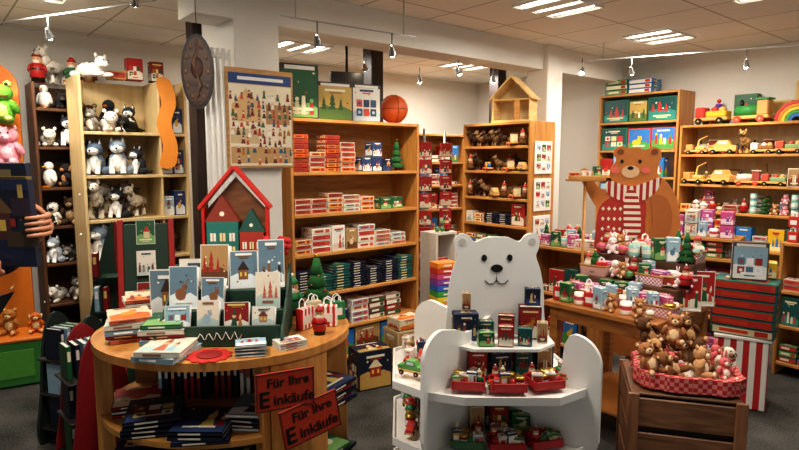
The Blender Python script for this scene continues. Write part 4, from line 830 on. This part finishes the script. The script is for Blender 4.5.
for s in(-1,1): part('eye',B().prism(ell(-.02+s*.058,1.59,.011,.013),.003,BLK,off=-.004).done('ey'),e); part('cheek',B().prism(ell(-.02+s*.098,1.53,.028,.022),.002,M('F07868'),off=-.006).done('ck'),e); part('inner_ear',B().prism(ell(.02+s*.11,1.655,.022,.02),.002,M('8a4a26'),off=-.004).done('ie'),e)
e=top('pedestal_tray',None,(1.24,3.86,0),-8,'small wooden tray on a slim pole holding little boxes','display tray')
part('pole',B().cyl((0,0,.73),.01,1.46,HONEY,seg=10).done('p'),e); part('foot',B().cyl((0,0,.01),.1,.02,HONEY).done('f'),e); part('tray',bx('t',(0,0,1.467),(.24,.14,.014),HONEY),e); part('rim',bx('t',(0,-.067,1.482),(.24,.006,.03),HONEY),e)
fq_=Fr(1.24,3.86,-8)
for i in range(3): put([goods[13],goods[3],goods[9]][i],fq_.w(-.075+.075*i,0,1.476),-8+R.uniform(-10,10),'boxes on the pedestal tray',scale=.75)
# ================================================================ CRATE + TEDDIES
KX,KY=1.25,2.5; CH=.62
e=top('wooden_crate',None,(KX,KY,0),-16,'brown slatted wooden crate with corner posts','crate')
for i in range(4):
    z=.078+.152*i
    for s in(-1,1): part('slat',bx('sl',(0,s*.2,z),(.44,.014,.126),CRATEW,.004),e); part('slat',bx('sl',(s*.213,0,z),(.014,.386,.126),CRATEW,.004),e)
part('inner_lining',bx('il',(0,0,CH/2-.01),(.4,.37,CH-.04),M('1c120c')),e)
for sx in(-1,1):
    for sy in(-1,1): part('corner_post',bx('p',(sx*.205,sy*.214,CH/2),(.045,.014,CH),wood('9a6a48','6a4530',(18,18,2))),e)
part('lid',bx('l',(0,0,CH-.008),(.43,.4,.012),wood('7a5238','50341f')),e)
e=top('toy_basket',None,(KX+.02,KY-.02,CH+.002),-16,'red gingham cloth-lined basket full of small teddy bears','basket')
part('body',basket(.34,.27,.06,M('8a5a38',.9,.3,bump=.5,scale=80),'')['mesh'],e)
po_=[(.215*abs(math.cos(a))**.5*(1 if math.cos(a)>0 else -1)+.008*math.sin(a*11),.18*abs(math.sin(a))**.5*(1 if math.sin(a)>0 else -1)+.008*math.cos(a*13)) for a in [i*2*math.pi/64+.01 for i in range(64)]]
part('cloth_liner',B().ring(po_,[(x*.86,y*.86) for x,y in po_],.01,.075,checker('B3262A','D88078',55)).done('cl'),e); part('lining',B().prism([(x*.88,y*.88) for x,y in po_],.006,M('E8DCD0',.9),'XY',.045).done('l'),e)
tb=[plush('bear','A87048','E4C49A',.16,'light brown small plush teddy bear'),plush('bear','5E3A20','B88858',.16,'dark brown small plush teddy bear'),plush('bear','8a5a34','D8B080',.15,'mid brown small plush teddy bear'),plush('dog','E0D4C0','8a6040',.14,'cream small plush puppy toy'),plush('bear','C89868','F0DCC0',.15,'golden small plush teddy bear'),plush('bear','70482a','C89A6A',.16,'brown small plush teddy bear'),plush('rabbit','D86A6a','F4E4D0',.11,'red small plush rabbit toy')]
fk=Fr(KX+.02,KY-.02,-16)
for j in range(3):
    for i in range(4): put(tb[(i*2+j*3+(1 if j else 0))%7],fk.w(-.135+.09*i,-.1+.095*j,CH+.052),0,'small teddies in the basket',rot=(R.uniform(-35,0),R.uniform(-30,30),R.uniform(-50,50)))
for i in range(3): put(tb[[1,0,5][i]],fk.w(-.13+.085*i,.03+.03*i,CH+.14),0,'small teddies in the basket',rot=(-18,R.uniform(-25,25),R.uniform(-30,30)))
# ================================================================ STRIPED BIN + TEAL STACK
e=top('striped_bin',None,(2.27,3.72,0),-30,'red and white striped round-edged bin','bin')
part('body',bx('b',(0,0,.23),(.3,.3,.46),stripes('C42A2A','F4EFE6',14,9),.01),e); part('rim',bx('r',(0,0,.465),(.32,.32,.02),M('F4EFE6')),e)
te=PB('puzzle_box',.36,.26,.055,M('1F5650'),['17504F','2A7A66','B8352B','D8C8A0','C8402C'],'teal boxed game with red and white print','game box')
for i in range(6): put(te,(2.27,3.7,.477+i*.0595),-38+R.uniform(-4,4),'teal boxed games in a stack')
put(framed(.2,.24,P_SNOW,'picture tin with snow scene on the stack','picture_tin','5a4030'),(2.25,3.66,.838),-25); put(PB('gift_box',.14,.12,.1,M('c8a050'),P_YEL,'yellow printed box on the stack'),(2.40,3.74,.838),-30)
# ================================================================ WALL UNITS
def FB(t,off=0): return (1.78+.643*t, 7.03-.766*t)
x,y=FB(.68); fg=bookcase('game_shelf','wooden shelf unit with boxed games on the wall',x,y,-50,.88,.34,2.3,[.1,.45,.8,1.1,1.4,1.68,1.98,2.276],back=WHITE)
gb=[PB('board_game_box',.13,.1,.2,M('2F74B5'),P_GAME,'blue upright printed boxed game'),PB('board_game_box',.14,.1,.19,M('C93A2E'),P_RED,'red upright printed boxed game'),PB('board_game_box',.12,.1,.21,M('2c6a50'),P_TEAL,'green upright printed boxed game'),PB('board_game_box',.13,.1,.2,M('E6B52C'),P_YEL,'yellow upright printed boxed game')]
gL=[PB('board_game_box',.3,.1,.24,M('2c6a50'),P_TEAL,'wide green boxed game with picture'),PB('board_game_box',.28,.1,.22,M('2F74B5'),P_SNOW,'wide blue boxed game with picture'),PB('board_game_box',.25,.1,.23,M('C93A2E'),P_GAME,'wide blue and red boxed game'),PB('board_game_box',.2,.1,.22,M('3a5a34'),P_LAND,'green boxed game with landscape picture')]
for z in(.124,.474,.824,1.124,1.424,1.704,2.004): fill(fg,.03,.85,z,.27,gL if z>1.6 else gb+gL,'upright boxed games on the wall shelf',nst=(1,1))
fl=PB('board_game_box',.26,.2,.045,M('2F74B5'),P_GAME,'large flat blue boxed game')
fill(fg,.05,.6,2.302,.2,[fl,PB('board_game_box',.26,.2,.05,M('2c6a50'),P_GREEN,'large flat green boxed game')],'flat games on top of the wall shelf',nst=(2,3))
x,y=FB(1.58); fw2=bookcase('toy_shelf','wide wooden wall shelf with wooden toys',x,y,-50,1.45,.36,1.94,[.1,.42,.75,1.08,1.34,1.63,1.916],back=BEIGE)
tv=[truck('C8503A','8AA878',.21,'red and green wooden toy truck'),truck('E0B060','D29A55',.23,'natural wooden toy crane truck',4),truck('EDE3CC','A84A3a',.22,'cream wooden toy train with red roof',1),truck('D9A860','B8793C',.24,'natural wooden toy car',3),truck('D9A860','B8793C',.22,'wooden wagon with coloured pegs',2),truck('EDE3CC','8A5A30',.2,'cream and brown wooden toy truck'),
    plush('standing','E0D4B8','B89060',.19,'cream wooden pull-along animal','wooden_animal'),truck('B87848','E8D8A8',.2,'brown wooden toy car with pale hood',3),truck('6888A8','D9A860',.2,'blue wooden toy crane truck',4),truck('6B4226','D9A860',.2,'dark brown wooden toy train',1),plush('standing','B8905a','6a4a2a',.18,'brown wooden toy horse','wooden_animal'),PB('toy_box',.1,.1,.16,M('EDE3CC'),P_BROWN,'small upright wooden toy box')]
for z in(1.654,1.364): toysrow(fw2,.03,1.42,z,tv,'wooden toys on the wall shelf',y0=.0,gap=.0,jit=20,da=-5); toysrow(fw2,.05,1.4,z,[t for t in tv if t['d']<.12],'wooden toys on the wall shelf',y0=.2,gap=.02,jit=14,da=-5)
nb=[w1,w3,wr,gb[1]]
fill(fw2,.03,1.42,1.104,.22,goods+nb,'small toys on the wall shelf',nst=(1,4)); fill(fw2,.03,1.42,1.104,.22,goods+[w3],'small toys on the wall shelf',nst=(1,3),y0=.18)
sf=[PB('toy_box',.12,.1,.04,M(c),p,l) for c,p,l in(('2F74B5',P_GAME,'flat blue printed toy box'),('E8862A',P_YEL,'flat orange printed toy box'),('DCD6C8',P_WHITE,'flat white printed toy box'),('24543A',P_GREEN,'flat green printed toy box'))]
fill(fw2,.03,1.42,.774,.28,gb+sf,'boxed toys on the wall shelf',nst=(1,5)); fill(fw2,.03,1.42,.444,.28,gb+sf,'boxed toys on the wall shelf',nst=(1,5))
big=[truck('C93A2E','E8B62A',.32,'large colourful wooden toy truck'),truck('3C9A48','D9A860',.32,'large green wooden toy train',1),stacker(.3),truck('D9A860','C93A2E',.32,'large wooden crane truck',4)]
xx=.1
for p in(big[0],big[1],rainbow(.36),big[3]): put(p,fw2.w(xx+p['w']/2,.1,1.942),-55,'large wooden toys on top of the wall shelf'); xx+=p['w']+.02
put(stacker(.26),fw2.w(.25,.26,1.942),0); put(PB('domino_tower',.14,.1,.36,M('D9B070'),P_LAND,'tall wooden toy tower box','wooden toy'),fw2.w(.98,.26,1.942),-50)
put(PB('toy_box',.2,.1,.28,M('2F6B3c'),P_GREEN,'upright green toy box on top of the wall shelf'),fw2.w(.5,.28,1.942),-50); put(PB('toy_box',.24,.08,.2,M('D8B060'),P_LAND,'upright yellow toy box on top of the wall shelf'),fw2.w(.76,.28,1.942),-50)
# ================================================================ LOW UNITS RIGHT
fl2=bookcase('low_shelf','low wooden shelf with colourful small toys',2.02,4.72,-38,.68,.32,1.0,[.08,.36,.62,.82,.976])
sb=[PB('toy_box',.09,.08,.1,M(c),p,l) for c,p,l in(('C04A78',P_PINK,'small pink printed toy box'),('3C9A48',P_GREEN,'small green printed toy box'),('E6B52C',P_YEL,'small yellow printed toy box'),('7A4AA0',P_PINK,'small purple printed toy box'),('C93A2E',P_RED,'small red printed toy box'),('DCD6C8',P_PASTEL,'small pale printed toy box'))]
for z in(.104,.384,.644,.844): fill(fl2,.03,.65,z,.14,sb+sf,'small colourful toy boxes on the low shelf',nst=(1,3)); fill(fl2,.03,.65,z,.14,sb,'small colourful toy boxes on the low shelf',y0=.14,nst=(1,1))
fill(fl2,.03,.65,1.002,.24,sb+sf+goods,'toy boxes on top of the low shelf',nst=(1,3)); fill(fl2,.03,.65,1.002,.24,sb+sf,'toy boxes on top of the low shelf',nst=(2,3),y0=.15)
fl3=bookcase('low_shelf','low wooden shelf with boxes beside the wall unit',2.8,4.2,-52,.9,.32,1.0,[.08,.36,.62,.976])
for z in(.104,.384,.644): fill(fl3,.03,.87,z,.23,sb+gb+sf,'boxes on the low shelf',nst=(1,3))
fill(fl3,.03,.87,1.002,.26,goods+sb+sf,'goods on top of the low shelf',nst=(1,3)); fill(fl3,.03,.87,1.002,.3,[gb[2],gb[1]]+sb,'goods on top of the low shelf',y0=.17,nst=(1,3))
f5=bookcase('low_shelf','low wooden counter with christmas goods',1.08,4.8,-50,.6,.42,.9,[.1,.5,.876])
grid(f5,.06,.56,.07,.37,.902,goods,'christmas goods on the low counter',.08,.1,jit=35,sc=1.1)
for z in(.124,.524): fill(f5,.03,.57,z,.3,gb+[g3],'boxes in the low counter',nst=(1,2))
# ================================================================ BOOKCASE CENTRE-RIGHT
fm=bookcase('bookcase','honey wooden bookcase with small wooden toys',.6,5.5,-50,.78,.35,1.93,[.1,.42,.72,1.0,1.24,1.48,1.7,1.906])
smt=[truck(a,c,.15,'small colourful wooden toy vehicle',k) for a,c,k in(('C93A2E','3C9A48',0),('8A5A30','E8D8A8',1),('8A5A30','D29A55',2),('D9A860','C93A2E',3))]
bm_=[plush('standing','4a3020','7a5a40',.14,'small dark brown toy horse'),plush('standing','8a6a4a','5a4028',.13,'small brown toy animal'),figure('8A5A30','C93A2E',.14,'small brown wooden figure')]
for z in(1.264,1.504,1.724): toysrow(fm,.03,.75,z,smt[1:]+bm_,'small wooden toys on the bookcase',y0=.0,jit=14,gap=.0); toysrow(fm,.03,.75,z,bm_+smt,'small wooden toys on the bookcase',y0=.17,jit=14,gap=.01)
for z in(.124,.444,.744,1.024): fill(fm,.03,.75,z,.2,gb+sb+sf+[d1,wr],'boxes on the bookcase',nst=(2,6))
e=top('side_posters',None,fm.w(.785,.03,0),40,'framed postcards mounted on the bookcase side','poster')
for i,z in enumerate([1.62,1.3,.98]):
    part('poster',bx('p',(.14,-.006,z),(.24,.01,.28),WHITE),e)
    b=B()
    for j in range(9): b.cover((.07+.07*(j%3),-.0115,z-.08+.08*(j//3)),(1,0,0),(0,0,1),(0,-1,0),.055,.06,[P_RED,P_WHITE,P_SNOW,P_GREEN][(i+j)%4],j+i*9)
    part('picture',b.done('pp'),e)
e=top('dollhouse',None,fm.w(.45,.19,1.932),-30,'pale wooden dollhouse with open front and pitched roof','dollhouse')
part('floor_board',bx('f',(0,0,.01),(.36,.22,.02),PALEW),e)
for s in(-1,1): part('wall_panel',bx('w',(s*.17,0,.12),(.016,.2,.2),PALEW),e); part('roof_panel',bx('r',(s*.1,0,.3),(.29,.24,.014),PALEW,.001,(0,s*45,0)),e)
part('back_panel',B().prism([(-.17,.02),(.17,.02),(.17,.22),(0,.38),(-.17,.22)],.01,BEIGE,off=.09).done('b'),e); part('upper_floor',bx('u',(0,0,.2),(.33,.18,.012),PALEW),e)
part('ladder',B().box((.05,-.08,.11),(.05,.008,.18),HONEY).done('l'),e)
# ================================================================ BACK ROOM
fb2=bookcase('bookcase','wooden bookcase in the rear room with red boxes',-.05,6.35,40,1.1,.32,1.9,[.1,.4,.7,1.0,1.28,1.55,1.876])
for z in(.424,.724,1.024,1.304,1.574): fill(fb2,.4,1.07,z,.23,[gb[1],g3,gb[0],w1],'boxes on the rear bookcase',nst=(1,5))
for k,(x,y) in enumerate([(.24,5.65),(.46,5.95)]):
    e=top('hanging_rack',None,(x,y,0),20,'tall slim rack with hanging red packs','display rack')
    part('pole',B().cyl((0,0,.95),.012,1.9,M('B0B0B0',.3,.05,.8),seg=10).done('p'),e); part('base',B().cyl((0,0,.015),.13,.03,BLK).done('b'),e)
    hm=B().cyl((0,-.03,0),.004,.1,M('B0B0B0',.3,.05,.8),(90,0,0),seg=6).done('hook')
    for i in range(9): part('hook',hm,e,(0,0,.45+.165*i))
    hp=PB('hanging_pack',.12,.035,.14,M('C42A2A'),P_RED,'red and white pack hanging on the rack')
    for i in range(9): put(hp,(x+.012,y-.045,.31+.165*i),R.uniform(-6,16),'red packs hanging on the racks')
cs=['C93A2E','E8862A','E8C62A','3C9A48','2F68B8','8844A0','C04A78']
rs=[PB('toy_box',.19,.14,.045,M(c),M(c),'rainbow-coloured flat toy box') for c in cs]
e=top('plinth',None,(.37,4.78,0),25,'small white display plinth','plinth'); part('body',bx('b',(0,0,.15),(.2,.18,.3),WHITE),e); part('top_plate',bx('b',(0,0,.309),(.22,.2,.018),PALEW),e)
for i in range(9): put(rs[i%7],(.37,4.78,.32+i*.0485),25,'rainbow boxes in a stack')
f6=bookcase('low_shelf','low white shelf in the passage',.33,5.1,40,.26,.22,.95,[.1,.5,.926],M('DAD5CA'),M('DAD5CA'))
fill(f6,.03,.23,.952,.2,goods,'goods on the low white shelf',nst=(1,2)); fill(f6,.03,.23,.524,.3,gb,'boxes on the low white shelf',nst=(1,1))
# ================================================================ WORLD + CAMERA
w=bpy.data.worlds.new('world'); S.world=w; w.use_nodes=True; w.node_tree.nodes['Background'].inputs[0].default_value=(.97,.95,.92,1); w.node_tree.nodes['Background'].inputs[1].default_value=.45
cd=bpy.data.cameras.new('camera'); cd.sensor_width=36; cd.lens=577/799*36; cam=bpy.data.objects.new('camera',cd); COL.objects.link(cam)
cam.location=(0,0,1.6); cam.rotation_euler=(math.radians(90-6.43),0,0); S.camera=cam
S.view_settings.view_transform='Standard'; S.view_settings.look='Medium High Contrast'; S.view_settings.exposure=-.12
